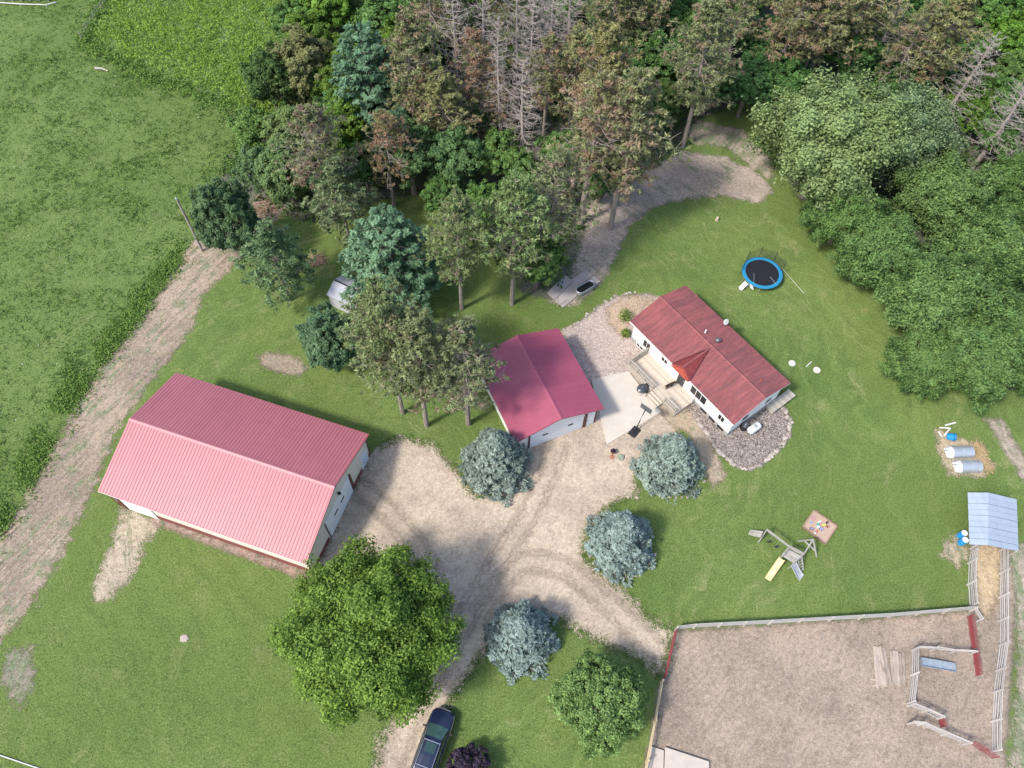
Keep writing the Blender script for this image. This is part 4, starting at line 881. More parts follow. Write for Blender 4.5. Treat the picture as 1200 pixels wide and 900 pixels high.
# ------------------------------------------------------------------ ground vegetation
def plants(name, P, hgt, nleaf, size, mat, label, cat, spread=.25, asp=.35, lean=.8, seed=1, tbase=.5, tvar=.2):
    rg = np.random.default_rng(seed); n = len(P); k = nleaf
    hh = (np.asarray(hgt)*np.ones(n)).repeat(k)
    B = np.column_stack([P, np.zeros(n)]).repeat(k, 0)
    off = rg.normal(size=(n*k, 3))*spread; off[:, 2] = 0
    zf = rg.random(n*k); C = B+off; C[:, 2] = hh*(.25+.7*zf)
    A = unit(rg.normal(size=(n*k, 3))*lean+np.array([0, 0, 1.0])); N = unit(rg.normal(size=(n*k, 3))+np.array([0, 0, .9]))
    T = np.clip(tbase+rg.normal(size=n).repeat(k)*tvar+rg.normal(size=n*k)*.12+(zf-.5)*.3, 0, 1)
    me = foliage(C, N, A, size*rg.uniform(.7, 1.3, n*k), asp, T, mat, name=name)
    o = bpy.data.objects.new(name, me); COL.objects.link(o); o['kind'] = 'stuff'; return tag(o, label, cat)
WEED = leaf_mat('weed_leaf', (.050, .110, .018), (.180, .290, .060), .3, None, .7, .2)
CORN = leaf_mat('field_leaf', (.12, .22, .025), (.350, .500, .090), .42, None, .6, .3)
def rows_filter(P): return P
fp = inside(16000, field, np.random.default_rng(3)); fp = fp[sdist(fp, field)+np.random.default_rng(2).normal(size=len(fp))*.5 > .1]
plants('tall_field_weeds', fp, .8, 7, .19, CORN, 'tall bright green weeds filling the field at upper left', 'weeds', .22, .30, .9, 3)
# pasture tufts: clumpy
rp = np.random.default_rng(4); cp = inside(330, gx([(-40, -20), (130, -10), (98, 48), (240, 115), (295, 140), (262, 195), (225, 285), (160, 380), (80, 490), (0, 615), (-60, 700)]), rp)
tp = (cp.repeat(16, 0)+rp.normal(size=(len(cp)*16, 2))*np.array([.9, .7])).reshape(-1, 2)
tp = tp[sdist(tp, past) > .3]
plants('pasture_tufts', tp, .22, 5, .11, WEED, 'dark green weed tufts scattered over the pasture', 'weeds', .14, .4, 1.0, 5, .42, .3)
tp2 = inside(9000, gx([(-40, -20), (130, -10), (98, 48), (240, 115), (295, 140), (262, 195), (225, 285), (160, 380), (80, 490), (0, 615), (-60, 700)]), rp)
plants('pasture_grass_blades', tp2, .12, 4, .10, WEED, 'short grass blades of the pasture', 'grass', .16, .3, 1.0, 6, .66, .28)
edge_line = gx([(232, 292), (210, 312), (168, 368), (118, 428), (76, 494), (36, 568), (0, 625), (-50, 712)])
def along(line, n, width, rg, bias=0):
    line = np.asarray(line); seg = np.linalg.norm(np.diff(line, axis=0), axis=1); cum = np.r_[0, np.cumsum(seg)]; t = rg.random(n)*cum[-1]
    i = np.clip(np.searchsorted(cum, t)-1, 0, len(seg)-1); u = (t-cum[i])/seg[i]; P = line[i]+(line[i+1]-line[i])*u[:, None]
    d = unit(line[i+1]-line[i]); nn = np.column_stack([-d[:, 1], d[:, 0]]); return P+nn*((rg.normal(size=n)*width+bias)[:, None])
re_ = np.random.default_rng(8)
wp = along(edge_line, 1900, .75, re_, -1.0); wp = wp[np.sin(wp[:, 0]*1.3+wp[:, 1]*.7)+np.sin(wp[:, 1]*.9)+re_.normal(size=len(wp))*.6 > -.8]
plants('lane_weeds', wp, re_.uniform(.1, .45, len(wp)), 10, .12, WEED, 'rank green weeds along the pasture edge of the lane', 'weeds', .25, .45, 1.0, 9, .78, .2)
wl2 = gx([(128, -5), (112, 30), (97, 50), (120, 62), (180, 92), (255, 118), (305, 140), (285, 180), (262, 205)])
wp2 = along(wl2, 900, .9, re_, 0)
plants('field_edge_weeds', wp2, re_.uniform(.3, .8, len(wp2)), 10, .17, WEED, 'mixed weeds along the edge of the green field', 'weeds', .25, .4, 1.0, 10, .78, .22)
ug = inside(10000, wood_floor, np.random.default_rng(12)); 
plants('undergrowth', ug, np.random.default_rng(13).uniform(.3, 1.2, len(ug)), 12, .22, leaf_mat('undergrowth_leaf', (.03, .065, .012), (.12, .21, .045), .3), 'leafy undergrowth on the floor of the wood', 'undergrowth', .35, .5, 1.0, 14, .5, .2)
fl = inside(150, gx([(-40, 60), (90, 60), (240, 120), (280, 150), (250, 210), (215, 285), (150, 380), (70, 490), (0, 590), (-50, 640)]), rp)
plants('pasture_flowers', fl, .25, 2, .045, paint('pale_flower', (.62, .62, .52), .8), 'tiny pale wildflowers dotted over the pasture', 'flowers', .12, .8, 1.0, 19)
# loose grass along gravel edges and over the lawn
lawn_poly = gx([(-60, 640), (60, 690), (130, 600), (200, 430), (260, 320), (340, 360), (560, 380), (660, 385), (720, 330), (780, 240), (890, 240), (960, 330), (1080, 480), (1130, 570), (1135, 700), (790, 735), (770, 900), (520, 920), (-60, 920)])
rl = np.random.default_rng(15); lp = inside(26000, lawn_poly, rl)
excl = [drive, gx([(114, 575), (206, 436), (432, 508), (367, 672)]), rock_poly, yard, patio_poly, gx([(594, 399), (655, 385), (708, 478), (604, 519)]), gx([(738, 376), (803, 334), (927, 449), (860, 499)]), lane]
for e in excl: lp = lp[sdist(lp, e) < -.15]
plants('lawn_grass_tufts', lp, .05, 3, .06, leaf_mat('lawn_blade', (.065, .125, .022), (.185, .265, .085), .3, None, .8, .3), 'fine grass blades of the mown lawn', 'grass', .12, .3, 1.2, 16, .55, .22)
ep = along(drive+[drive[0]], 5200, .28, rl, 0); 
for e in excl[1:2]+excl[2:7]: ep = ep[sdist(ep, e) < -1.6]
ep = ep[(ep[:, 1] > 4)]
plants('driveway_edge_grass', ep, .09, 4, .08, MATS['weed_leaf'], 'ragged grass along the driveway edges', 'grass', .12, .3, 1.1, 17, .55, .2)

# ------------------------------------------------------------------ fences and pens
WOODW = wood('weathered_rail', (.43, .40, .37), .25); WOODT = wood('tan_plank', (.52, .42, .27), .2); REDM = paint('red_gate_paint', (.22, .045, .05), .5, 0, .4, .2)
GREYB = wood('grey_board', (.40, .39, .37), .14)
def fence(label, px, hgt, zs, board, thick, mat, spacing=2.4, post=.1, name='rail_fence', cat='fence', group='fences of the pens', postmat=None, jit=.03, seed=1):
    rg = np.random.default_rng(seed); P = [g(*p)[:2] for p in px]; o0 = P[0]
    root = thing(name, label, cat, (o0[0], o0[1], 0), 0, group)
    for a, b in zip(P[:-1], P[1:]):
        Ls = np.linalg.norm(b-a); n = max(1, round(Ls/spacing))
        for i in range(n):
            p, q = a+(b-a)*i/n-o0, a+(b-a)*(i+1)/n-o0
            for z in zs:
                j1, j2 = rg.normal(size=2)*jit
                beam(root, 'rail', mat, (p[0], p[1], z+j1), (q[0], q[1], z+j2), thick, board)
            bx(root, 'post', postmat or mat, p[0]-post/2, p[0]+post/2, p[1]-post/2-.06, p[1]+post/2-.06, 0, hgt+rg.uniform(0, .12))
    p = P[-1]-o0; bx(root, 'post', postmat or mat, p[0]-post/2, p[0]+post/2, p[1]-post/2-.06, p[1]+post/2-.06, 0, hgt+.05)
    return root
fence('long pale board fence between lawn and corral', [(791, 738), (812, 735.5), (900, 731), (1040, 723), (1136, 715)], 1.25, (.25, .55, .85, 1.13), .24, .03, GREYB, 2.35, .12, 'board_fence', postmat=WOODW, jit=.012, seed=2)
fence('tan plank fence along the left side of the corral', [(752, 915), (757, 892), (766, 845), (774, 799)], 1.2, (.35, .75, 1.12), .16, .05, WOODT, 2.4, .14, 'plank_fence', seed=3)
fence('rail fence down the right side of the pen alley', [(1171, 645), (1170, 700), (1170, 756), (1166, 786), (1163, 811), (1161, 845), (1161, 880)], 1.5, (.3, .62, .94, 1.26, 1.48), .09, .045, WOODW, 2.3, .13, seed=4)
fence('rail fence down the left side of the pen alley', [(1137, 643), (1134, 660), (1133, 685), (1135, 711)], 1.5, (.3, .62, .94, 1.26, 1.48), .09, .045, WOODW, 2.0, .13, seed=5)
fence('short two rail stub at the corner of the board fence', [(1136, 716), (1143, 728)], 1.2, (.8, 1.15), .14, .05, WOODW, 1.2, .1, seed=6)
fence('sagging pale rails along the top of the small pen', [(1069, 761), (1090, 762), (1112, 765), (1136, 766)], 1.2, (.75, 1.15), .13, .06, WOODW, 2.0, .12, jit=.09, seed=7)
fence('rail fence on the left of the small pen', [(1068, 762), (1067, 791), (1063, 824)], 1.35, (.35, .7, 1.05, 1.32), .09, .045, WOODW, 2.1, .13, seed=8)
fence('short rail fence at the bottom of the small pen', [(1063, 827), (1080, 834), (1097, 842)], 1.35, (.35, .7, 1.05, 1.32), .10, .045, WOODW, 1.5, .13, seed=9)
fence('lowest slanting rail fence of the pens', [(1063, 848), (1075, 849), (1102, 861), (1128, 872)], 1.35, (.35, .7, 1.05, 1.32), .10, .045, WOODW, 2.0, .13, seed=10)
def gate(label, a, b, hgt=1.3, nb=6, mat=REDM, sheet_=False):
    A, Bq = g(*a)[:2], g(*b)[:2]; r_ = thing('pen_gate', label, 'gate', (A[0], A[1], 0), 0, 'red gates of the pens'); e = Bq-A
    for z in np.linspace(.25, hgt, nb):
        m = MB().tube([(0, 0, z), (e[0], e[1], z)], .028, 6); m.build('bar', mat, r_)
    for t in (0.01, .5, .99): MB().tube([(e[0]*t, e[1]*t, .12), (e[0]*t, e[1]*t, hgt+.02)], .032, 6).build('upright', mat, r_)
    if sheet_: beam(r_, 'gate_sheet', mat, (e[0]*.02, e[1]*.02, hgt*.5), (e[0]*.98, e[1]*.98, hgt*.5), .012, hgt*.45)
    return r_
gate('long red gate between driveway and corral', (777, 796), (790, 741), 1.25)
gate('red gate hanging across the upper pen', (1132, 724), (1137, 762), 1.3, 6, REDM, True)
gate('red gate standing open at the right of the small pen', (1138, 764), (1142, 793), 1.2, 6, REDM, True)
gate('tiny red gate between the two slanting fences', (1098, 843), (1101, 853), 1.2, 6, REDM, True)
gate('red gate at the lower right end of the pens', (1134, 871), (1161, 889), 1.25, 5)
# wooden panels lying in the corral
def flat_panel(label, corners, nplank, mat, z=.1, group='old wooden panels in the corral'):
    c = [g(*p) for p in corners]; o0 = sum(c)/4; r_ = thing('wooden_panel', label, 'panel', (o0[0], o0[1], 0), 0, group); rg = np.random.default_rng(nplank)
    for i in range(nplank):
        t0, t1 = i/nplank+.006, (i+1)/nplank-.006; s_, e_ = rg.uniform(-.02, .03), 1-rg.uniform(-.02, .04)
        A, Bq, C, D = lerp(c[0], c[1], t0), lerp(c[0], c[1], t1), lerp(c[3], c[2], t1), lerp(c[3], c[2], t0)
        q = [lerp(A, D, s_), lerp(Bq, C, s_), lerp(Bq, C, e_), lerp(A, D, e_)]; zz = z+rg.uniform(-.015, .02)
        MB().hexa([p+np.array([0, 0, zz]) for p in q[::-1]], [p+np.array([0, 0, zz+.03]) for p in q[::-1]]).build('plank', mat, r_, o0)
    for t in (.12, .5, .86):
        MB().beam(lerp(c[0], c[3], t)+np.array([0, 0, z-.055]), lerp(c[1], c[2], t)+np.array([0, 0, z-.055]), .1, .09).build('batten', mat, r_, o0)
    return r_
PANELW = wood('bleached_plank', (.34, .28, .235), .4)
flat_panel('left of two bleached wooden panels lying in the corral', [(1022, 757), (1036.5, 759), (1045, 803), (1026, 807)], 6, PANELW)
flat_panel('right of two bleached wooden panels lying in the corral', [(1041, 762), (1059, 765), (1060.5, 806), (1045, 802)], 5, PANELW, .12)
for k, (a, b) in enumerate((((1020, 796), (1030, 798)), ((1021, 804), (1047, 800)), ((1030, 775), (1040, 798)))):
    A, Bq = g(*a), g(*b); o = MB().beam((0, 0, .17 if k == 2 else .06), (Bq[0]-A[0], Bq[1]-A[1], .19 if k == 2 else .07), .12, .05).build('loose_board', PANELW); o.location = (A[0], A[1], 0)
    tag(o, ['short loose board left of the bleached panels', 'loose board across the foot of the bleached panels', 'loose board lying slanted on the left bleached panel'][k], 'board', 'loose boards in the corral')
# feed trough
A, Bq = g(1079, 776, .3), g(1119, 783, .3); tr_ = thing('feed_trough', 'long dented pale blue metal feed trough in the small pen', 'trough', (A[0], A[1], 0)); e = (Bq-A)[:2]; d = e/np.linalg.norm(e); n_ = np.array([-d[1], d[0]]); LT = np.linalg.norm(e)
TROU = paint('dented_zinc', (.36, .41, .46), .35, .4, .5, .3, 5)
pr = [(-.36, .5), (-.22, .12), (.22, .12), (.36, .5), (.33, .5), (.19, .16), (-.19, .16), (-.33, .5)]
V = [(d[0]*x+n_[0]*y, d[1]*x+n_[1]*y, z) for x in (0, LT) for y, z in pr]; k = len(pr)
mesh_obj('basin', V, [(i, (i+1) % k, k+(i+1) % k, k+i) for i in range(k)], TROU, tr_)
for x in (.01, LT-.03): MB().add([(d[0]*x+n_[0]*y, d[1]*x+n_[1]*y, z) for y, z in pr[:4]]+[(d[0]*(x+.02)+n_[0]*y, d[1]*(x+.02)+n_[1]*y, z) for y, z in pr[:4]], [(0, 1, 2, 3), (7, 6, 5, 4), (0, 3, 7, 4), (0, 4, 5, 1), (1, 5, 6, 2), (2, 6, 7, 3)]).build('end_plate', TROU, tr_)
for x in (.3, LT-.3):
    for y in (-.2, .2): MB().tube([(d[0]*x+n_[0]*y, d[1]*x+n_[1]*y, 0), (d[0]*x+n_[0]*y, d[1]*x+n_[1]*y, .14)], .03, 6).build('leg', GALV, tr_)
# low slabs at the bottom of the corral
SL = paint('worn_concrete', (.44, .385, .335), .95, 0, .1, .14, 1.5)
for lab, pts, z in (('narrow left piece of the low concrete slab in the corral', [(762, 874), (778, 879.5), (776, 960), (745, 960)], .24), ('wide right piece of the low concrete slab in the corral', [(779.5, 875.5), (831, 892.5), (831, 960), (777, 960)], .30)):
    q = gx(pts, z); o = MB().prism([(x-q[0][0], y-q[0][1]) for x, y in q], 0, z).build('concrete_slab', SL); o.location = (q[0][0], q[0][1], 0); tag(o, lab, 'slab', 'concrete slabs in the corral')

# ------------------------------------------------------------------ drums, hutches
BLUE = paint('blue_plastic', (.012, .22, .48), .4, 0, .5, .12); OFFW = paint('off_white_plastic', (.60, .61, .61), .5, 0, .4, .06)
def drum(px, py, lab):
    p = g(px, py, .9); r_ = thing('blue_drum', lab, 'barrel', (p[0], p[1], 0), 0, 'blue drums by the shed')
    MB().lathe([(.26, 0), (.29, .04), (.29, .28), (.305, .30), (.29, .32), (.29, .58), (.305, .60), (.29, .62), (.29, .84), (.27, .88)], n=18).build('body', BLUE, r_, smooth=False)
    MB().lathe([(.27, .881), (.275, .905), (.25, .905), (.24, .885)], n=18).build('lid', OFFW, r_)
drum(1130.5, 624.5, 'upper blue drum with white top against the tin shed'); drum(1131.5, 632.5, 'lower blue drum with white top against the tin shed')
def hutch(pa, pb, dia, lab):
    A, Bq = g(*pa, .5), g(*pb, .5); e = (Bq-A)[:2]; LH = np.linalg.norm(e); r_ = thing('calf_hutch', lab, 'hutch', (A[0], A[1], 0), math.atan2(e[1], e[0]), 'metal calf hutches'); R_ = dia/2; n = 20
    V, F = [], []
    for x in (0, LH*.33, LH*.66, LH):
        for j in range(n+1): t = -.25+(math.pi+.5)*j/n; V.append((x, R_*math.cos(t), R_*.95*math.sin(t)+R_*.28))
    for i in range(3):
        for j in range(n): a = i*(n+1)+j; F.append((a, a+1, a+n+2, a+n+1))
    F.append(tuple(3*(n+1)+j for j in range(n+1))[::-1])
    mesh_obj('shell', V, F, GALV, r_, smooth=False)
    for x in (.05, LH*.5, LH-.05):
        MB().tube([(x, (R_+.012)*math.cos(t), (R_*.95+.012)*math.sin(t)+R_*.28) for t in np.linspace(-.2, math.pi+.2, 14)], .018, 5).build('hoop', GALV, r_)
    V = []
    for x, k in ((-.02, 1.0), (-.55, .8)):
        for j in range(9): t = math.pi*j/8; V.append((x, R_*k*math.cos(t), R_*.95*k*math.sin(t)+R_*.28*k))
    F = [(j+1, j, 9+j, 10+j) for j in range(8)]; 
    h_ = mesh_obj('front_hood', V+[(-.55, 0, .1)], F+[tuple(9+j for j in range(9))], OFFW, r_)
    MB().tube([(-.575, -R_*.1, .95), (-.565, R_*.15, .5), (-.57, R_*.4, .2)], .02, 4).build('hood_seam', BLACK, h_)
    return r_
hutch((1116.5, 528.5), (1140, 527.5), 1.22, 'upper grey barrel hutch with bright white front'); hutch((1126.5, 545.5), (1150, 545), 1.22, 'lower grey barrel hutch with pale front')
p = g(1111, 511, .3); tb = thing('blue_bin', 'blue bin lying among white debris by the trees', 'bin', (p[0], p[1], 0), .7)
m = MB().lathe([(.30, 0), (.33, .1), (.36, .6), (.385, .62), (.38, .66), (.34, .66), (.3, .12)], n=16); bb_ = m.build('body', BLUE, tb); bb_.rotation_euler = (.9, 0, .3); bb_.location = (0, 0, .22)
rg = np.random.default_rng(31)
PVC = paint('white_pvc', (.55, .54, .52), .5)
for k, (a, b, lab) in enumerate((((1099, 506), (1103, 513), 'white board left of the blue bin'), ((1100, 502), (1111, 503), 'white board above the blue bin'), ((1105, 512), (1112, 503), 'slanted white board touching the blue bin'), ((1106, 500), (1118, 497), 'white board under the tree edge'))):
    A, Bq = g(*a), g(*b); o = MB().beam((0, 0, .10+.05*k), (Bq[0]-A[0], Bq[1]-A[1], .15+.06*k), .14, .06).build('scrap_board', PVC); o.location = (A[0], A[1], 0); tag(o, lab, 'board', 'white scrap boards')

# ------------------------------------------------------------------ trampoline
tc_ = g(893.3, 319.5, .9); R_ = 2.15
tp_ = thing('trampoline', 'round trampoline with blue rim and black mat behind the house', 'trampoline', (tc_[0], tc_[1], 0))
TBLUE = paint('rim_blue', (.02, .20, .36), .5, 0, .4, .1); NETM = None
MB().lathe([(R_-.36, .905), (R_-.34, .935), (R_+.0, .93), (R_+.03, .88), (R_-.03, .86)], n=40).add([], []).build('rim_pad', TBLUE, tp_)
bpy.data.objects  # (rim is an annulus; the caps of the lathe are cut below)
rimo = [o for o in COL.objects if o.parent == tp_][0]
me = rimo.data; V = np.array([v.co[:] for v in me.vertices]); F = [tuple(p.vertices) for p in me.polygons if len(p.vertices) == 4]
k = 40; F += [(4*k+j, 4*k+(j+1) % k, (j+1) % k, j) for j in range(k)]
nm = bpy.data.meshes.new('rim_pad'); nm.from_pydata(V.tolist(), [], F); nm.materials.append(TBLUE); rimo.data = nm
MB().lathe([(R_-.33, .885), (R_-.33, .895)], n=40).build('mat', paint('jump_mat', (.012, .012, .018), .7, 0, .3, .2), tp_)
MB().tube([((R_-.02)*math.cos(t), (R_-.02)*math.sin(t), .85) for t in np.linspace(0, 2*math.pi, 41)], .03, 6, False).build('frame_ring', GALV, tp_)
for i in range(6):
    t = i*math.pi/3+.3; a_ = np.array([math.cos(t), math.sin(t)])*(R_-.05)
    MB().tube([(a_[0], a_[1], .85), (a_[0], a_[1], .03)], .028, 6).build('leg', GALV, tp_)
s = NG('safety_net'); tr2 = s.n('ShaderNodeBsdfTransparent'); df = s.bsdf((.02, .025, .03), .8); mx = s.n('ShaderNodeMixShader'); mx.inputs[0].default_value = .30; s.l(tr2.outputs[0], mx.inputs[1]); s.l(df, mx.inputs[2]); NETM = s.done(mx.outputs[0])
V, F = [], []; nn_ = 22; zt = 2.5
for i in range(nn_+1):
    t = .15+ (math.pi*.92)*i/nn_; sag = -.35*abs(math.sin(4*(t-.15)))
    V += [((R_-.1)*math.cos(t), (R_-.1)*math.sin(t), .93), ((R_+.0)*math.cos(t), (R_+.0)*math.sin(t), zt+sag)]
F = [(2*i, 2*i+2, 2*i+3, 2*i+1) for i in range(nn_)]
mesh_obj('safety_net', V, F, NETM, tp_)
for t in (.15, .85, 1.6, 2.33, 3.04):
    MB().tube([((R_+.03)*math.cos(t), (R_+.03)*math.sin(t), .4), ((R_+.03)*math.cos(t), (R_+.03)*math.sin(t), 2.52)], .03, 6).build('net_pole', BLACK, tp_)
for t, q in ((4.1, 3.3), (5.4, 5.6)):
    MB().tube([((R_-.2)*math.cos(t), (R_-.2)*math.sin(t), .96), ((R_-1.2)*math.cos(q), (R_-1.2)*math.sin(q), 1.0)], .02, 5).build('fallen_pole', GALV, tp_)
a, b = g(867, 340), g(876, 331, .7); ts = thing('toddler_slide', 'small white plastic slide leaning on the trampoline', 'slide', (a[0], a[1], 0)); e = b-a
MB().beam((0, 0, .12), (e[0]*.85, e[1]*.85, .72), .42, .05).build('chute', OFFW, ts)
nx_ = np.array([-e[1], e[0]])/np.hypot(e[0], e[1])
for sgn in (-1, 1): MB().beam((nx_[0]*.22*sgn, nx_[1]*.22*sgn, .2), (e[0]*.85+nx_[0]*.22*sgn, e[1]*.85+nx_[1]*.22*sgn, .8), .05, .14).build('side_rail', OFFW, ts)
for i in range(3): MB().beam((e[0]*(.95+.12*(2-i))+nx_[0]*-.25+.45, e[1]*(.95)+nx_[1]*-.25-.3, .15+.2*i), (e[0]*(.95+.12*(2-i))+nx_[0]*.25+.45, e[1]*.95+nx_[1]*.25-.3, .15+.2*i), .14, .05).build('step', OFFW, ts)
for sgn in (-1, 1): MB().beam((e[0]+nx_[0]*.25*sgn, e[1]+nx_[1]*.25*sgn, 0), (e[0]*.85+nx_[0]*.22*sgn, e[1]*.85+nx_[1]*.22*sgn, .75), .06, .06).build('leg', OFFW, ts)
ro = gx([(916, 314), (926, 326), (934, 335), (942, 344)]); o = MB().tube([(x-ro[0][0], y-ro[0][1], .05) for x, y in ro], .018, 5).build('rope', PVC); o.location = (*ro[0], 0); tag(o, 'thin white rope lying on the lawn beside the trampoline', 'rope')

# ------------------------------------------------------------------ playset and sandbox
PW = wood('playset_wood', (.36, .34, .31), .25)
pc = g(930, 652, 0); ps = thing('playset', 'weathered wooden playset with tower, yellow slide and swing beams', 'playset', (pc[0], pc[1], 0))
def L3(px, py, z): return g(px, py, z)-np.array([pc[0], pc[1], 0])
zt = 1.5; C4 = [L3(923.5, 643, zt), L3(939.5, 651.5, zt), L3(930.5, 660, zt), L3(916.5, 651.5, zt)]
for i in range(7):
    t0, t1 = i/7+.01, (i+1)/7-.01; q = [lerp(C4[0], C4[3], t0), lerp(C4[1], C4[2], t0), lerp(C4[1], C4[2], t1), lerp(C4[0], C4[3], t1)]
    MB().hexa([p-np.array([0, 0, .04]) for p in q[::-1]], q[::-1]).build('floor_plank', PW, ps)
for p in C4: MB().beam((p[0], p[1], 0), (p[0], p[1], 2.15), .1, .1, (0, 1, 0)).build('tower_post', PW, ps)
for a, b in ((0, 1), (1, 2), (3, 0)):
    for z in (1.75, 1.98, 2.14): MB().beam((C4[a][0], C4[a][1], z), (C4[b][0], C4[b][1], z), .035, .14).build('tower_rail', PW, ps)
apexL, apexR = L3(898.5, 620.5, 2.15), L3(953, 632, 2.0)
MB().beam(apexL, lerp(C4[0], C4[3], .1)+np.array([0, 0, .62]), .12, .16).build('swing_beam', PW, ps)
MB().beam(apexR, C4[1]+np.array([0, 0, .5]), .1, .14).build('swing_beam', PW, ps)
for q in (L3(888.3, 636, 0), L3(905, 628, 0)): MB().beam(apexL, q, .1, .1).build('frame_leg', PW, ps)
for q in (L3(935, 634, 0), L3(957, 652, 0)): MB().beam(apexR, q, .1, .1).build('frame_leg', PW, ps)
MB().beam(lerp(apexR, L3(935, 634, 0), .6), lerp(apexR, L3(957, 652, 0), .7), .08, .1).build('cross_brace', PW, ps)
q = [L3(894.5, 622.5, 1.9), L3(891, 630, 1.6), L3(876.5, 626.5, .15), L3(879.5, 620.5, .15)]
for i in range(4):
    t0, t1 = i/4+.01, (i+1)/4-.01; w4 = [lerp(q[0], q[1], t0), lerp(q[0], q[1], t1), lerp(q[3], q[2], t1), lerp(q[3], q[2], t0)]
    MB().hexa([p-np.array([0, 0, .03]) for p in w4], w4).build('climbing_board', PW, ps)
YEL = paint('faded_yellow_plastic', (.60, .46, .22), .45, 0, .4, .08); SLG = paint('grey_slide', (.42, .43, .44), .45)
def slide(name, a, b, mat, wd):
    d = b-a; h_ = np.array([-d[1], d[0], 0]); h_ /= np.linalg.norm(h_); pts = [lerp(a, b, t)+np.array([0, 0, z]) for t, z in ((0, 0), (.25, -.02), (.55, -.12), (.8, -.12), (1, 0))]
    V, F = [], []
    for p in pts:
        for y, z in ((-wd/2-.03, .14), (-wd/2, .14), (-wd/2+.03, .0), (wd/2-.03, 0), (wd/2, .14), (wd/2+.03, .14), (wd/2+.01, -.04), (-wd/2-.01, -.04)): V.append(p+h_*y+np.array([0, 0, z]))
    for i in range(len(pts)-1):
        for j in range(8): F.append((i*8+j, i*8+(j+1) % 8, i*8+8+(j+1) % 8, i*8+8+j))
    return mesh_obj(name, V, F, mat, ps)
slide('slide', L3(916, 655, 1.45), L3(899.5, 679, .18), YEL, .5)
slide('ramp', L3(929, 660, 1.45), L3(939.5, 677.5, .1), SLG, .62)
for i in range(5):
    t = (i+.5)/5; a, b = lerp(L3(937, 655, 1.4), L3(941, 671, .05), t), lerp(L3(932, 659, 1.4), L3(936, 674, .05), t); 
    MB().beam(lerp(C4[1], L3(941.5, 668, 0), t), lerp(lerp(C4[1], C4[2], .45), L3(937, 670, 0), t), .07, .05).build('ladder_rung', PW, ps)
MB().beam(C4[1], L3(941.5, 668, 0), .08, .08).build('ladder_rail', PW, ps); MB().beam(lerp(C4[1], C4[2], .45), L3(937, 670, 0), .08, .08).build('ladder_rail', PW, ps)
for t in (.35, .65):
    p_ = lerp(apexL, C4[0]+np.array([0, 0, .6]), t)
    for dx in (-.15, .15): MB().tube([p_+np.array([dx, 0, 0]), (p_[0]+dx, p_[1], .5)], .012, 4).build('swing_chain', GALV, ps)
    MB().beam((p_[0]-.2, p_[1], .5), (p_[0]+.2, p_[1], .5), .16, .03).build('swing_seat', BLACK, ps)
sq = [g(953.3, 598.5), g(980.5, 617), g(966.7, 638), g(940, 618)]; sc0 = sum(sq)/4
sb = thing('sandbox', 'square sandbox full of small toys beside the playset', 'sandbox', (sc0[0], sc0[1], 0))
MB().prism([(p[0]-sc0[0], p[1]-sc0[1]) for p in sq], 0, .11).build('sand', paint('sand', (.40, .29, .22), .95, 0, .05, .15, 4), sb)
for i in range(4): MB().beam((*(sq[i]-sc0)[:2], .11), (*(sq[(i+1) % 4]-sc0)[:2], .11), .1, .2).build('frame_board', wood('sandbox_board', (.26, .18, .13)), sb)
toys = [(957.5, 615.5, (.03, .45, .42), 'bucket', 'teal toy bucket in the sandbox'), (958, 618, (.8, .8, .78), 'bucket', 'white toy bucket in the sandbox'), (962, 620.5, (.25, .28, .55), 'truck', 'blue grey toy truck in the sandbox'),
        (956, 624, (.5, .12, .1), 'truck', 'red toy truck in the sandbox'), (968.5, 613, (.03, .03, .03), 'bucket', 'black toy bucket in the sandbox'), (965, 616, (.6, .5, .15), 'truck', 'yellow toy truck in the sandbox'),
        (949.5, 613, (.3, .42, .55), 'bucket', 'pale blue toy bucket at the left of the sandbox'), (951, 620, (.2, .2, .3), 'truck', 'dark toy truck at the left of the sandbox'), (953, 607.5, (.5, .25, .3), 'truck', 'pink toy truck at the back of the sandbox'), (969, 618, (.35, .15, .1), 'bucket', 'brown toy bucket at the right of the sandbox'), (960, 612, (.7, .7, .6), 'truck', 'cream toy truck behind the teal bucket')]
for i, (x, y, c, kd, lab) in enumerate(toys):
    p = g(x, y, .11); t_ = thing('toy_'+kd, lab, 'toy', (p[0], p[1], .11), i*1.3, 'toys in the sandbox'); mt = paint('toy_%d' % i, c, .4, 0, .4, .05)
    if kd == 'bucket':
        MB().lathe([(.07, 0), (.11, .2), (.12, .2), (.12, .215), (.10, .215), (.06, .02)], n=12).build('body', mt, t_); MB().tube([(.11*math.cos(a), 0, .2+.13*math.sin(a)) for a in np.linspace(0, math.pi, 9)], .008, 4).build('handle', OFFW, t_)
    else:
        MB().box(-.16, .08, -.075, .075, .06, .16).build('bed', mt, t_); MB().hexa([(.085, -.07, .05), (.2, -.07, .05), (.2, .07, .05), (.085, .07, .05)], [(.085, -.065, .2), (.15, -.065, .2), (.15, .065, .2), (.085, .065, .2)]).build('cab', mt if i % 3 else OFFW, t_)
        for wx in (-.1, .13):
            for wy in (-.085, .085): MB().tube([(wx, wy-.02, .05), (wx, wy+.02, .05)], .05, 10).build('wheel', BLACK, t_)

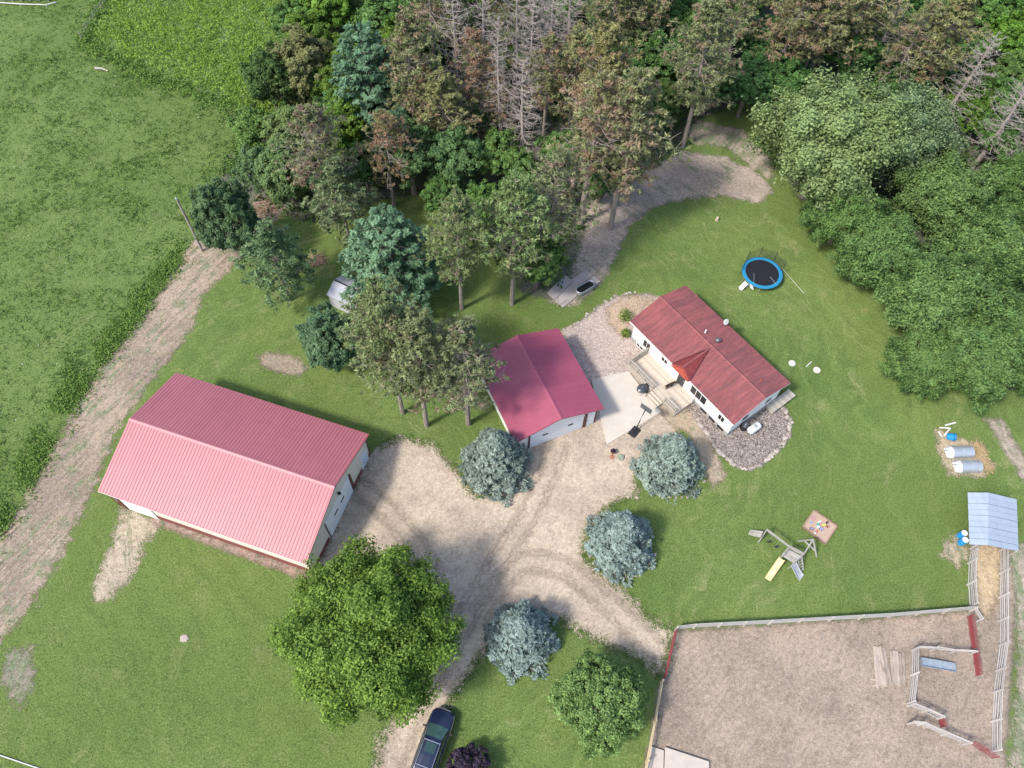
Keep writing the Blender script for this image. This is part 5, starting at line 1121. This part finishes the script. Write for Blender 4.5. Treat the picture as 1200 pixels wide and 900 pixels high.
# ------------------------------------------------------------------ patio things
p = g(743.5, 506); ab = g(746, 487); hd = ab-p; az_ = math.atan2(hd[1], hd[0])
hp = thing('basketball_hoop', 'portable basketball hoop with black base at the patio edge', 'basketball hoop', (p[0], p[1], 0), math.radians(52))
MB().hexa([(-.6, -.42, 0), (.5, -.42, 0), (.5, .42, 0), (-.6, .42, 0)], [(-.5, -.34, .2), (.42, -.34, .26), (.42, .34, .26), (-.5, .34, .2)]).build('base', BLACK, hp)
MB().tube([(.2, 0, .2), (.45, 0, 1.5), (.75, 0, 2.6), (1.0, 0, 2.95)], .05, 8).build('pole', BLACK, hp)
MB().tube([(-.4, 0, .2), (.42, 0, 1.3)], .03, 6).build('brace', BLACK, hp)
bb2 = MB().box(1.02, 1.06, -.60, .60, 2.75, 3.5).build('backboard', paint('backboard', (.09, .09, .10), .3, 0, .5), hp)
MB().box(1.062, 1.068, -.3, .3, 2.9, 3.3).build('target_square', OFFW, bb2)
MB().tube([(1.32+.23*math.cos(t), .23*math.sin(t), 2.9) for t in np.linspace(0, 2*math.pi, 19)], .014, 5, False).build('rim', paint('orange_rim', (.5, .1, .02), .5), hp)
p = g(752, 456.5, .5); gr_ = thing('kettle_grill', 'black lidded barbecue grill on the patio beside the deck', 'grill', (p[0], p[1], .07), .68)
MB().lathe([(.1, .34), (.38, .46), (.46, .60), (.46, .63)], n=20, sx=1.25).build('bowl', BLACK, gr_)
MB().lathe([(.465, .632), (.45, .74), (.3, .86), (.1, .92), (.0, .93)], n=20, sx=1.25).build('lid', paint('grill_lid', (.05, .055, .06), .35, 0, .5), gr_)
MB().tube([(-.12, 0, .92), (-.1, 0, 1.0), (.1, 0, 1.0), (.12, 0, .92)], .02, 5).build('handle', GALV, gr_)
for i in range(4): t = i*1.571+.7; MB().tube([(.3*math.cos(t), .3*math.sin(t), .45), (.45*math.cos(t), .45*math.sin(t), 0)], .022, 5).build('leg', GALV, gr_)
bx(gr_, 'side_shelf', BLACK, .56, .86, -.22, .22, .6, .64)
# dark dog on the deck, one continuous skin
DOGM = paint('dog_fur', (.035, .022, .016), .8, 0, .2, .3, 12)
def dog(loc, rz):
    """a dog standing, built as one blended surface from metaballs"""
    mb = bpy.data.metaballs.new('dog'); mo = bpy.data.objects.new('dogmeta', mb); COL.objects.link(mo); mb.resolution = .03; mb.threshold = .25
    def ball(p, r): e = mb.elements.new(); e.co = p; e.radius = r*1.55
    def limb(a, b, r0, r1, n=7):
        for i in range(n): t = i/(n-1); ball([a[k]+(b[k]-a[k])*t for k in range(3)], r0+(r1-r0)*t)
    limb((-.30, 0, .47), (0, .02, .44), .12, .115); limb((0, .02, .44), (.27, 0, .48), .115, .145)          # belly, deep chest
    limb((.30, 0, .54), (.45, -.04, .70), .10, .075, 5); limb((.46, -.05, .72), (.52, -.07, .72), .095, .085, 3); limb((.55, -.08, .70), (.66, -.12, .67), .06, .04, 4)
    for s_ in (-1, 1):
        ball((.45, -.05+.07*s_, .80), .03); ball((.45, -.05+.085*s_, .76), .03)
        limb((.25, .075*s_, .42), (.24, .08*s_, .2), .055, .036, 5); limb((.24, .08*s_, .2), (.25, .08*s_, .03), .034, .034, 5); ball((.28, .08*s_, .025), .035)
        limb((-.30, .08*s_, .42), (-.24, .085*s_, .27), .08, .05, 4); limb((-.24, .085*s_, .27), (-.36, .085*s_, .16), .045, .034, 4); limb((-.36, .085*s_, .16), (-.34, .085*s_, .03), .032, .032, 4); ball((-.31, .085*s_, .025), .035)
    limb((-.40, 0, .52), (-.58, .08, .58), .04, .022, 5)
    bpy.context.view_layer.update()
    dg = bpy.context.evaluated_depsgraph_get(); me = bpy.data.meshes.new_from_object(mo.evaluated_get(dg)); bpy.data.objects.remove(mo)
    me.name = 'dog'; me.materials.clear(); me.materials.append(DOGM); me.polygons.foreach_set('use_smooth', [True]*len(me.polygons))
    o = bpy.data.objects.new('dog', me); COL.objects.link(o); o.location = loc; o.rotation_euler = (0, 0, rz); return o
p = g(784.5, 452, .9); d_ = dog((p[0], p[1], .60), math.radians(28)); tag(d_, 'dark brown dog standing on the wooden deck', 'dog')
# pots and boulder by the drive
TERR = paint('terracotta', (.33, .15, .08), .8); STONE = paint('field_stone', (.36, .34, .32), .9, 0, .1, .3, 6)
def rock(lab, px, py, s_, mat=STONE, seed=0, cat='stone', group=None, name='boulder', flat=.65):
    rg = np.random.default_rng(seed+int(px*7)); p = g(px, py); m = MB(); V = []
    n = 9
    prof = [(.55, 0), (.95, .22), (1.0, .5), (.72, .85), (.3, 1.0)]
    m.lathe(prof, n=n); V = np.array(m.v)*(1+rg.normal(size=(len(m.v), 1))*.10); V *= np.array([s_*rg.uniform(.9, 1.25), s_*rg.uniform(.75, 1.0), s_*flat]); V[:, 2] -= .02
    o = mesh_obj(name, V, m.f, mat); o.location = (p[0], p[1], 0); o.rotation_euler = (0, 0, rg.random()*6); return tag(o, lab, cat, group)
pt = g(718, 531); pot = thing('flower_pot', 'small brown planter with dark plant beside the driveway boulder', 'planter', (pt[0], pt[1], 0))
MB().lathe([(.16, 0), (.24, .34), (.27, .35), (.27, .4), (.23, .4), (.21, .33)], n=14).build('pot', TERR, pot)
def small_plant(parent, n, r, mat, seed, h_=.3, z=.3):
    rg = np.random.default_rng(seed); C = sph(n, rg)*(rg.random((n, 1))**.5)*np.array([r, r, h_])+np.array([0, 0, z])
    me = foliage(C, unit(rg.normal(size=(n, 3))*.6+np.array([0, 0, 1])), sph(n, rg), rg.uniform(.06, .11, n), .5, rg.random(n), mat, name='foliage'); o = bpy.data.objects.new('foliage', me); COL.objects.link(o); o.parent = parent; return o
small_plant(pot, 160, .26, LEAFP, 3, .22, .45)
rock('grey green boulder beside the small brown planter', 727.5, 536.5, .42, paint('mossy_stone', (.24, .27, .2), .9, 0, .1, .4, 6)); rock('orange brown stone next to the planter', 717, 536, .26, TERR)
rock('lone pale flat stone on the lawn below the barn', 216, 748, .34, paint('pale_stone', (.36, .30, .27), .9), flat=.35)
for px, py, s_, lab in ((741.5, 357, .5, None), (726, 374, .85, 'larger green shrub at the left end of the house'), (727, 393, .55, 'small green shrub at the left end of the house')):
    if lab:
        p = g(px+6, py); sh_ = thing('garden_shrub', lab, 'shrub', (p[0], p[1], 0), 0, 'shrubs by the house'); o = small_plant(sh_, 420, s_, LEAFY, int(px), s_*.8, s_*.8); 
        MB().tube([(0, 0, 0), (.03, .02, s_*.8)], [.03, .015], 5).build('stem', BARK, sh_)
# ------------------------------------------------------------------ rock bed, propane tank, septic lids
pr_ = g(884, 501.5, .6); pt_ = thing('propane_tank', 'white propane tank lying on the stones beside the house end', 'tank', (pr_[0], pr_[1], 0), math.radians(37))
def capsule(LC, R_, n=16):
    prof = []; 
    for i in range(7): a = math.pi/2*i/6; prof.append((-LC/2-R_*.6*math.cos(a), R_*math.sin(a)))
    for i in range(7): a = math.pi/2*i/6; prof.append((LC/2+R_*.6*math.sin(a), R_*math.cos(a)))
    V, F = [], []
    for x, r_ in prof:
        for j in range(n): t = 2*math.pi*j/n; V.append((x, max(r_, .004)*math.cos(t), max(r_, .004)*math.sin(t)))
    for i in range(len(prof)-1):
        for j in range(n): F.append((i*n+j, i*n+(j+1) % n, i*n+n+(j+1) % n, i*n+n+j))
    return V, F
V, F = capsule(1.0, .38); mesh_obj('tank_body', np.array(V)+np.array([0, 0, .58]), F, OFFW, pt_, smooth=True)
MB().lathe([(.17, .93), (.18, 1.02), (.12, 1.08), (.02, 1.1)], n=14).build('valve_dome', paint('dome_grey', (.3, .31, .32), .5), pt_)
for x in (-.45, .45): bx(pt_, 'foot', FOUND, x-.08, x+.08, -.25, .25, 0, .26)
p = g(872.5, 499.5, .4); ac = thing('outdoor_unit', 'round black outdoor unit between propane tank and house wall', 'air conditioner', (p[0], p[1], 0))
MB().lathe([(.36, 0), (.37, .05), (.37, .68), (.33, .72), (.3, .70)], n=20).build('casing', BLACK, ac)
for i in range(3): MB().tube([((.08+.1*i)*math.cos(t), (.08+.1*i)*math.sin(t), .73) for t in np.linspace(0, 6.283, 17)], .012, 4, False).build('grille_ring', GALV, ac)
MB().lathe([(.1, .70), (.1, .74), (.02, .75)], n=12).build('fan_hub', GALV, ac)
# stones of the bed: border stones one by one, filling as loose cover
border = gx([(810, 484), (822, 500), (833, 515), (845, 532), (860, 545), (876, 550), (893, 544), (913, 526), (925, 509), (926, 493), (919, 480), (911, 471)])
rbk = struct([o for o in COL.objects if o.name == 'rock_bed'][0])
STM = []
s = NG('bed_stone'); oi = s.n('ShaderNodeObjectInfo').outputs['Random']; nz = s.noise(8, 4); col = s.mix(oi, (.26, .22, .19), (.52, .46, .41)); col = s.mix(s.ramp(nz, .3, .7), s.mix(.3, col, (.05, .04, .03)), col); BST = s.done(s.bsdf(col, .85, 0, .2, nz, .4, .02))
def stone_mesh(seed, n=7):
    rg = np.random.default_rng(seed); m = MB().lathe([(.7, 0), (1.0, .35), (.8, .75), (.35, .95)], n=n); V = np.array(m.v)*(1+rg.normal(size=(len(m.v), 1))*.11); return mesh_obj('stone', V, m.f, BST, link=False).data
SM = [stone_mesh(i) for i in range(6)]
rs_ = np.random.default_rng(41); bl_ = along(border, 150, .07, rs_); 
for i, p in enumerate(bl_):
    o = bpy.data.objects.new('stone', SM[i % 6]); COL.objects.link(o); o.parent = rbk; o.location = (p[0], p[1], .005); k = rs_.uniform(.10, .2); o.scale = (k*rs_.uniform(.9, 1.5), k, k*.8); o.rotation_euler = (0, 0, rs_.random()*6)
def loose_stones(name, P, smin, smax, mat, label, parent=None, seed=1):
    rg = np.random.default_rng(seed); V, F, T = [], [], []; base = np.array([(-1, 0, 0), (0, -1, 0), (1, 0, 0), (0, 1, 0), (-.5, -.5, .8), (.5, -.5, .75), (.55, .5, .8), (-.5, .5, .7)], float); fc = [(4, 5, 6, 7), (0, 1, 5, 4), (1, 2, 6, 5), (2, 3, 7, 6), (3, 0, 4, 7)]
    n = len(P); B = np.repeat(base[None], n, 0)*(1+rg.normal(size=(n, 8, 1))*.15); a = rg.random(n)*6.28; c, s_ = np.cos(a), np.sin(a)
    sz = rg.uniform(smin, smax, (n, 1, 1))*np.array([1.2, .85, .65]); B = B*sz
    X = B[..., 0]*c[:, None]-B[..., 1]*s_[:, None]; Y = B[..., 0]*s_[:, None]+B[..., 1]*c[:, None]
    V = np.stack([X+P[:, None, 0], Y+P[:, None, 1], B[..., 2]+.01], -1).reshape(-1, 3)
    F = (np.array(fc)[None]+np.arange(n)[:, None, None]*8).reshape(-1, 4)
    o = mesh_obj(name, V, F, mat, attrs={'tint': np.repeat(rg.random(n), 8)}); o['kind'] = 'stuff'; 
    return tag(o, label, 'stones')
def stone_mat(name, c1, c2):
    s = NG(name); t = s.attr('tint'); nz = s.noise(9, 3); col = s.mix(t, c1, c2); MATS[name] = s.done(s.bsdf(s.mix(s.ramp(nz, .3, .7), s.mix(.25, col, (0, 0, 0)), col), .9, 0, .15)); return MATS[name]
hs_poly = gx([(738, 376), (803, 334), (927, 449), (851, 512)])
rp_ = inside(5200, rock_poly, rs_); rp_ = rp_[sdist(rp_, hs_poly) < -.1]
loose_stones('bed_stones', rp_, .05, .105, stone_mat('bed_stone_mix', (.10, .08, .075), (.42, .36, .32)), 'mixed rounded stones filling the bed at the house end', seed=2)
yp = inside(5200, yard, rs_); yp = yp[(sdist(yp, hs_poly) < -.1) & (sdist(yp, patio_poly) < -.05)]
loose_stones('yard_pebbles', yp, .03, .06, stone_mat('pebble_mix', (.30, .22, .19), (.66, .56, .50)), 'pinkish pebbles between garage and house', seed=3)
dp = inside(9000, drive, rs_); loose_stones('driveway_gravel', dp[dp[:, 1] > 3], .012, .03, stone_mat('gravel_mix', (.24, .19, .15), (.66, .58, .48)), 'loose gravel of the driveway', seed=4)
cp_ = inside(900, corral, rs_); loose_stones('corral_clods', cp_[cp_[:, 1] > 3], .015, .06, stone_mat('clod_mix', (.17, .12, .09), (.44, .35, .28)), 'clods and stones on the corral dirt', seed=5)
yb = along(gx([(658, 388), (676, 379), (690, 366), (712, 352), (722, 346), (745, 343)]), 40, .08, rs_)
for i, p in enumerate(yb):
    o = bpy.data.objects.new('stone', SM[i % 6]); COL.objects.link(o); o.parent = [q for q in COL.objects if q.name == 'gravel_yard'][0]; o.location = (p[0], p[1], .005); k = rs_.uniform(.07, .14); o.scale = (k*1.2, k, k*.8); o.rotation_euler = (0, 0, rs_.random()*6)
ring = [p for c, R_ in (((786, 545), 3.3), ((727, 636), 3.2)) for p in [g(*c)[:2]+np.array([math.cos(t), math.sin(t)])*R_ for t in np.linspace(3.3, 6.0, 22)]]
for i, p in enumerate(ring):
    o = bpy.data.objects.new('stone', SM[i % 6]); COL.objects.link(o); o.parent = [q for q in COL.objects if q.name == 'driveway'][0]; q = p+rs_.normal(size=2)*.12; o.location = (q[0], q[1], .005); k = rs_.uniform(.06, .14); o.scale = (k*1.2, k, k*.8); o.rotation_euler = (0, 0, rs_.random()*6)
for px, py, lab in ((928, 426, 'left white septic lid on the lawn'), (957, 434, 'right pale septic lid in a worn ring of soil')):
    p = g(px, py); o = MB().lathe([(.36, 0), (.36, .1), (.33, .13), (.0, .14)], n=22).build('septic_lid', paint('lid_white', (.5, .5, .48), .7) if px < 940 else paint('pale_lid', (.55, .5, .46), .7)); o.location = (p[0], p[1], 0); tag(o, lab, 'lid', 'septic lids on the lawn')
A, Bq = g(944.5, 430), g(950.5, 424.5); o = MB().tube([(0, 0, .08), (Bq[0]-A[0], Bq[1]-A[1], .08)], .06, 8).build('pipe', PVC); o.location = (A[0], A[1], 0); tag(o, 'short white pipe lying between the septic lids', 'pipe')

# ------------------------------------------------------------------ pad and stock tank by the wood
pd = thing('concrete_pad', 'stepped grey concrete pad at the end of the dirt path', 'pad', (*g(668, 340)[:2], 0)); o0 = np.array([*g(668, 340)[:2], 0])
PADC = paint('pad_concrete', (.37, .33, .31), .95, 0, .1, .15, 1.4)
for pts, z in (([(641, 343), (662.5, 322), (671, 329.5), (650, 351)], .14), ([(650.5, 351.5), (671.5, 330), (681.5, 342), (660, 360)], .15), ([(669, 328), (686, 316), (695, 322.5), (677, 335.5)], .22), ([(677.5, 336), (695.5, 323), (704, 329.5), (683, 344)], .23)):
    q = gx(pts, z); MB().prism([(x-o0[0], y-o0[1]) for x, y in q], 0, z).build('pad_section', PADC, pd)
A, Bq = g(678.5, 342, .5), g(692.5, 334, .5); e = (Bq-A)[:2]; c = (A+Bq)[:2]/2; stt = thing('stock_tank', 'oval metal stock tank with dark water on the concrete pad', 'tank', (c[0], c[1], .235), math.atan2(e[1], e[0])); LS = np.linalg.norm(e)/2+.28
def oval(sx, sy, n=28): return [(max(-LS+sy, min(LS-sy, 0))+((LS-sy) if math.cos(t) > 0 else -(LS-sy))+sx*math.cos(t), sy*math.sin(t)) for t in [2*math.pi*(i+.5)/n for i in range(n)]]
V, F = [], []; n = 28
for sx, z in ((.42, 0), (.44, .55), (.47, .58), (.44, .6), (.41, .58), (.40, .42)):
    for x, y in oval(sx, .44): V.append((x, y*sx/.44, z))
for i in range(5):
    for j in range(n): F.append((i*n+j, i*n+(j+1) % n, i*n+n+(j+1) % n, i*n+n+j))
mesh_obj('tank_wall', V, F, GALV, stt)
mesh_obj('water', [(x*.985, y*.38/.44, .47) for x, y in oval(.38, .44)], [tuple(range(n))], paint('dark_water', (.012, .014, .014), .05, 0, .6), stt)
p = g(653, 360); sap = thing('sapling', 'thin leafless sapling beside the concrete pad', 'tree', (p[0], p[1], 0)); m = MB().tube([(0, 0, 0), (.03, .02, 1.0), (-.02, .05, 1.9)], [.045, .035, .012], 6); m.build('trunk', BARKD, sap)
m = MB(); rg = np.random.default_rng(3)
for i in range(14): z = .8+i*.07; a = i*2.4; m.tube([(0, .02, z), (math.cos(a)*.45, math.sin(a)*.45, z+.35)], [.014, .006], 4, False)
m.build('branches', BARKD, sap)

# ------------------------------------------------------------------ left side: pole, feeder, log, junk
p = g(237, 294); up_ = thing('utility_pole', 'bare grey utility pole at the pasture edge', 'pole', (p[0], p[1], 0))
MB().tube([(0, 0, -.1), (0, 0, 4), (-.05, 0, 8.0)], [.15, .13, .10], 10).build('pole', BARKD, up_)
MB().tube([(-.05, 0, 8.0), (-.05, 0, 8.06)], [.11, .06], 10).build('cap', GALV, up_)
MB().box(-.2, .08, .13, .16, 5.9, 6.0).build('bracket', GALV, up_)
PVCF = PVC
fd = thing('livestock_feeder', 'row of white metal feeder panels in the far pasture corner', 'feeder', (*g(30, 6)[:2], 0)); o0 = np.array([*g(30, 6)[:2], 0])
for i in range(5):
    a, b = g(6+i*10.4, 1.0)-o0, g(15.6+i*10.4, 1.6)-o0
    MB().beam((a[0], a[1], .55), (b[0], b[1], .55), .06, .7).build('panel', PVC, fd)
    MB().beam((a[0], a[1]+.9, .62), (b[0], b[1]+.9, .62), .9, .05).build('top_panel', PVC, fd)
    for q in (a, b): MB().beam((q[0], q[1], 0), (q[0], q[1], .9), .09, .09, (0, 1, 0)).build('post', BARKD, fd)
pv = gx([(-5, 5), (25, 7), (55, 8), (66, 5)]); o = MB().tube([(x-pv[0][0], y-pv[0][1], .3) for x, y in pv], .07, 5).build('white_rail', PVC); o.location = (*pv[0], 0); 
for i, (x, y) in enumerate(pv): 
    q = MB().tube([(x-pv[0][0], y-pv[0][1], 0), (x-pv[0][0], y-pv[0][1], .34)], .06, 5).build('support', PVC, o)
tag(o, 'long white rail in front of the far feeder panels', 'rail')
A, Bq = g(112, 81), g(127, 84); o = MB().tube([(0, 0, .15), ((Bq-A)[0]*.5, (Bq-A)[1]*.5+.15, .18), ((Bq-A)[0], (Bq-A)[1], .12)], [.16, .13, .07], 7).build('log', paint('bleached_log', (.36, .33, .28), .9)); o.location = (A[0], A[1], 0); tag(o, 'bleached fallen log at the field corner', 'log')
of = thing('old_fence', 'low old wire fence running along the green field edge', 'fence', (*g(97, 48)[:2], 0)); fo = g(97, 48); ln = [g(*q)-fo for q in ((97, 48), (104, 36), (112, 24), (121, 12), (130, 0), (138, -12))]
for q in ln: MB().tube([(q[0], q[1], 0), (q[0], q[1], 1.15)], .05, 5).build('post', BARKD, of)
for z in (.7, 1.1): MB().tube([(q[0], q[1], z) for q in ln], .03, 4).build('wire', BARKD, of)
A, Bq = g(-6, 883, .15), g(41, 899, .15); o = MB().tube([(0, 0, .1), ((Bq-A)[0]*.5, (Bq-A)[1]*.5, .09), ((Bq-A)[0]*1.3, (Bq-A)[1]*1.3, .1)], .045, 6).build('pipe', PVC); o.location = (A[0], A[1], 0); tag(o, 'long thin white pipe lying at the lower left corner', 'pipe')
# yellow swing frame and junk in the wood edge
p = g(316, 218); ys = thing('yellow_frame', 'yellow metal swing frame at the wood edge', 'swing frame', (p[0], p[1], 0)); YM = paint('yellow_paint', (.65, .42, .05), .5)
for a, b in (((-.8, -.4, 0), (-.5, 0, 1.9)), ((-.5, .6, 0), (-.5, 0, 1.9)), ((.8, -.4, 0), (.5, 0, 1.9)), ((.6, .6, 0), (.5, 0, 1.9)), ((-.5, 0, 1.9), (.5, 0, 1.9))): MB().tube([a, b], .06, 6).build('leg' if a[2] == 0 else 'top_bar', YM, ys)
p = g(297, 200); tpn = thing('tarp_heap', 'crumpled pale blue tarp over a heap by the yellow frame', 'tarp', (p[0], p[1], 0)); rg = np.random.default_rng(9); N_ = 14
X, Y = np.meshgrid(np.linspace(-1.4, 1.4, N_), np.linspace(-1.2, 1.2, N_)); Z = .9*np.exp(-(X**2+Y**2)*.9)+rg.normal(size=X.shape)*.09+.02; Z = np.maximum(Z, .03)
idx = np.arange(N_*N_).reshape(N_, N_); mesh_obj('tarp', np.column_stack([X.ravel(), Y.ravel(), Z.ravel()]), np.stack([idx[:-1, :-1], idx[:-1, 1:], idx[1:, 1:], idx[1:, :-1]], -1).reshape(-1, 4), paint('tarp', (.42, .50, .62), .5, 0, .3, .3, 4), tpn)
def brush_pile(lab, px, py, R_, n, seed, mat):
    rg = np.random.default_rng(seed); p = g(px, py); m = MB()
    for i in range(n):
        a = rg.random()*6.28; c = rg.normal(size=2)*R_*.4; Lb = rg.uniform(.5, 1.6); z = rg.random()*.5*max(0, 1-np.hypot(*c)/R_)+.05; d = np.array([math.cos(a), math.sin(a)])
        m.tube([(c[0]-d[0]*Lb/2, c[1]-d[1]*Lb/2, z), (c[0]+d[0]*Lb/2, c[1]+d[1]*Lb/2, z+rg.normal()*.15+.05)], [.03, .01], 4, False)
    o = m.build('brush_pile', mat); o.location = (p[0], p[1], 0); return tag(o, lab, 'brush pile')
BRUSH = bark_mat('brush', (.40, .27, .21))
brush_pile('pile of pinkish brown cut branches by the lane end', 311, 243, 2.0, 240, 1, BRUSH); brush_pile('small pile of brown twigs beside the small bushy pine', 372, 306, 1.0, 110, 2, BRUSH)
brush_pile('tan straw and sticks behind the upper hutch', 1145, 528, .75, 110, 3, paint('straw_stick', (.36, .27, .15), .9)); brush_pile('tan straw and sticks behind the lower hutch', 1154, 546, .7, 80, 4, MATS['straw_stick'])
pz = g(840, 258); st2 = MB().lathe([(.2, 0), (.16, .3), (.15, .45), (.02, .46)], n=10).build('stump', paint('stump_wood', (.5, .4, .3), .9)); st2.location = (pz[0], pz[1], 0); tag(st2, 'pale little stump on the lawn above the trampoline', 'stump')

# ------------------------------------------------------------------ parked car
fr, rr_ = g(521.5, 832.5, .8), g(498.5, 895, 1.1); dv = (fr-rr_)[:2]; dv /= np.linalg.norm(dv); LC = 5.1
cc = fr[:2]-dv*(LC/2-.05); car = thing('parked_car', 'dark blue estate car with roof rails parked on the driveway', 'car', (cc[0], cc[1], 0), math.atan2(dv[1], dv[0]))
s = NG('car_paint'); CARP = s.done(s.bsdf((.008, .013, .038), .28, 0, .5, coat=.6)); CHROME = paint('chrome', (.62, .63, .64), .2, .9, .5, .05); TYRE = paint('tyre', (.02, .02, .02), .9)
CGL = None; s = NG('car_glass'); CGL = s.done(s.bsdf((.02, .05, .05), .05, 0, .6)); WGL = NG('windscreen'); WGL = WGL.done(WGL.bsdf((.05, .11, .10), .06, 0, .6))
def loft(sections, closed=True):
    V, F = [], []; n = len(sections[0])
    for sc_ in sections: V += sc_
    for i in range(len(sections)-1):
        for j in range(n): F.append((i*n+j, i*n+(j+1) % n, i*n+n+(j+1) % n, i*n+n+j))
    F.append(tuple(range(n))[::-1]); F.append(tuple((len(sections)-1)*n+j for j in range(n))); return V, F
# lower body: stations along x with half width, sill and shoulder height
def sec(x, hw, z0, z1, c=.14): return [(x, -hw+.06, z0), (x, -hw, z0+.18), (x, -hw, z1-c), (x, -hw+c*.7, z1-.02), (x, -hw*.45, z1+.035), (x, hw*.45, z1+.035), (x, hw-c*.7, z1-.02), (x, hw, z1-c), (x, hw, z0+.18), (x, hw-.06, z0)]
st_ = [(-2.55, .74, .42, .92), (-2.48, .86, .34, 1.0), (-2.2, .94, .30, 1.06), (-1.2, .97, .30, 1.05), (0, .97, .30, 1.03), (.85, .97, .30, 1.02), (1.3, .96, .30, 1.02), (1.9, .93, .30, .98), (2.25, .88, .32, .92), (2.45, .78, .36, .84), (2.55, .60, .42, .74)]
V, F = loft([sec(*q) for q in st_]); body = mesh_obj('body', V, F, CARP, car, smooth=True)
# cabin
def csec(x, hb, ht, z0, z1): return [(x, -hb, z0), (x, -ht-.03, z1-.12), (x, -ht+.08, z1-.01), (x, -ht*.4, z1+.03), (x, ht*.4, z1+.03), (x, ht-.08, z1-.01), (x, ht+.03, z1-.12), (x, hb, z0)]
cs = [(-2.42, .80, .70, 1.0, 1.1), (-2.2, .84, .70, 1.0, 1.52), (-1.9, .86, .70, 1.0, 1.72), (-1.0, .87, .70, 1.0, 1.77), (0, .87, .69, 1.0, 1.76), (.35, .87, .67, 1.0, 1.70)]
V, F = loft([csec(*q) for q in cs]); cab = mesh_obj('cabin', V, F, CARP, car, smooth=False)
MB().add([(.36, -.62, 1.69), (.36, .62, 1.69), (1.28, .80, 1.06), (1.28, -.80, 1.06), (.80, 0, 1.44), (.36, 0, 1.72), (1.36, 0, 1.08)], [(0, 3, 4), (0, 4, 5), (5, 4, 1), (4, 2, 1), (3, 6, 4), (6, 2, 4)]).build('windscreen', WGL, car)
for sg in (-1, 1):
    MB().add([(.36, sg*.66, 1.68), (1.28, sg*.84, 1.03), (1.28, sg*.86, 1.0), (.36, sg*.88, 1.0)], [(0, 1, 2, 3)]).build('front_quarter_glass', CGL, car)
    for xa, xb in ((-2.1, -1.35), (-1.28, -.35), (-.28, .34)):
        MB().add([(xa, sg*.885, 1.06), (xb, sg*.885, 1.06), (xb-.02, sg*.745, 1.62), (xa+.04, sg*.745, 1.62)], [(0, 1, 2, 3)]).build('side_window', CGL, car)
    MB().tube([(-2.15, sg*.64, 1.76), (-1.9, sg*.64, 1.83), (-.3, sg*.64, 1.85), (.15, sg*.62, 1.79)], .024, 6).build('roof_rail', CHROME, car)
    MB().tube([(-2.3, sg*.955, 1.02), (-1, sg*.985, 1.0), (.8, sg*.985, .98), (1.9, sg*.945, .93), (2.3, sg*.86, .86)], .022, 5).build('trim_strip', CHROME, car)
    mr = MB().hexa([(.92, sg*.95, 1.02), (1.08, sg*.95, 1.02), (1.04, sg*1.2, 1.03), (.92, sg*1.2, 1.03)], [(.92, sg*.95, 1.14), (1.06, sg*.95, 1.14), (1.02, sg*1.2, 1.2), (.92, sg*1.2, 1.2)]).build('wing_mirror', BLACK, car)
    MB().hexa([(2.28, sg*.5, .66), (2.52, sg*.5, .66), (2.36, sg*.84, .66), (2.2, sg*.86, .66)], [(2.2, sg*.48, .87), (2.47, sg*.48, .8), (2.34, sg*.82, .8), (2.12, sg*.86, .88)]).build('headlight', CHROME, car)
    MB().box(-2.56, -2.44, sg*.6-.12, sg*.6+.12, .7, 1.0).build('tail_light', paint('tail_red', (.35, .01, .01), .3), car)
    for x in (-1.5, 1.55):
        wh = MB().tube([(x, sg*.74, .36), (x, sg*.985, .36)], .36, 20).build('wheel', TYRE, car); MB().tube([(x, sg*.986, .36), (x, sg*.995, .36)], .22, 14).build('rim', CHROME, wh)
for x in (-1.75, .05): MB().beam((x, -.62, 1.82), (x, .62, 1.82), .05, .035).build('roof_bar', CHROME, car)
MB().box(-.75, -.05, -.42, .42, 1.775, 1.80).build('sunroof', CGL, car)
MB().tube([(2.56, -.45, .74), (2.60, 0, .76), (2.56, .45, .74)], .03, 6).build('bumper_chrome', CHROME, car)
MB().box(2.50, 2.575, -.5, .5, .5, .68).build('grille', BLACK, car)
for sg in (-.55, .25): MB().tube([(1.30, sg, 1.09), (1.12, sg+.45, 1.2)], .012, 4).build('wiper', BLACK, car)
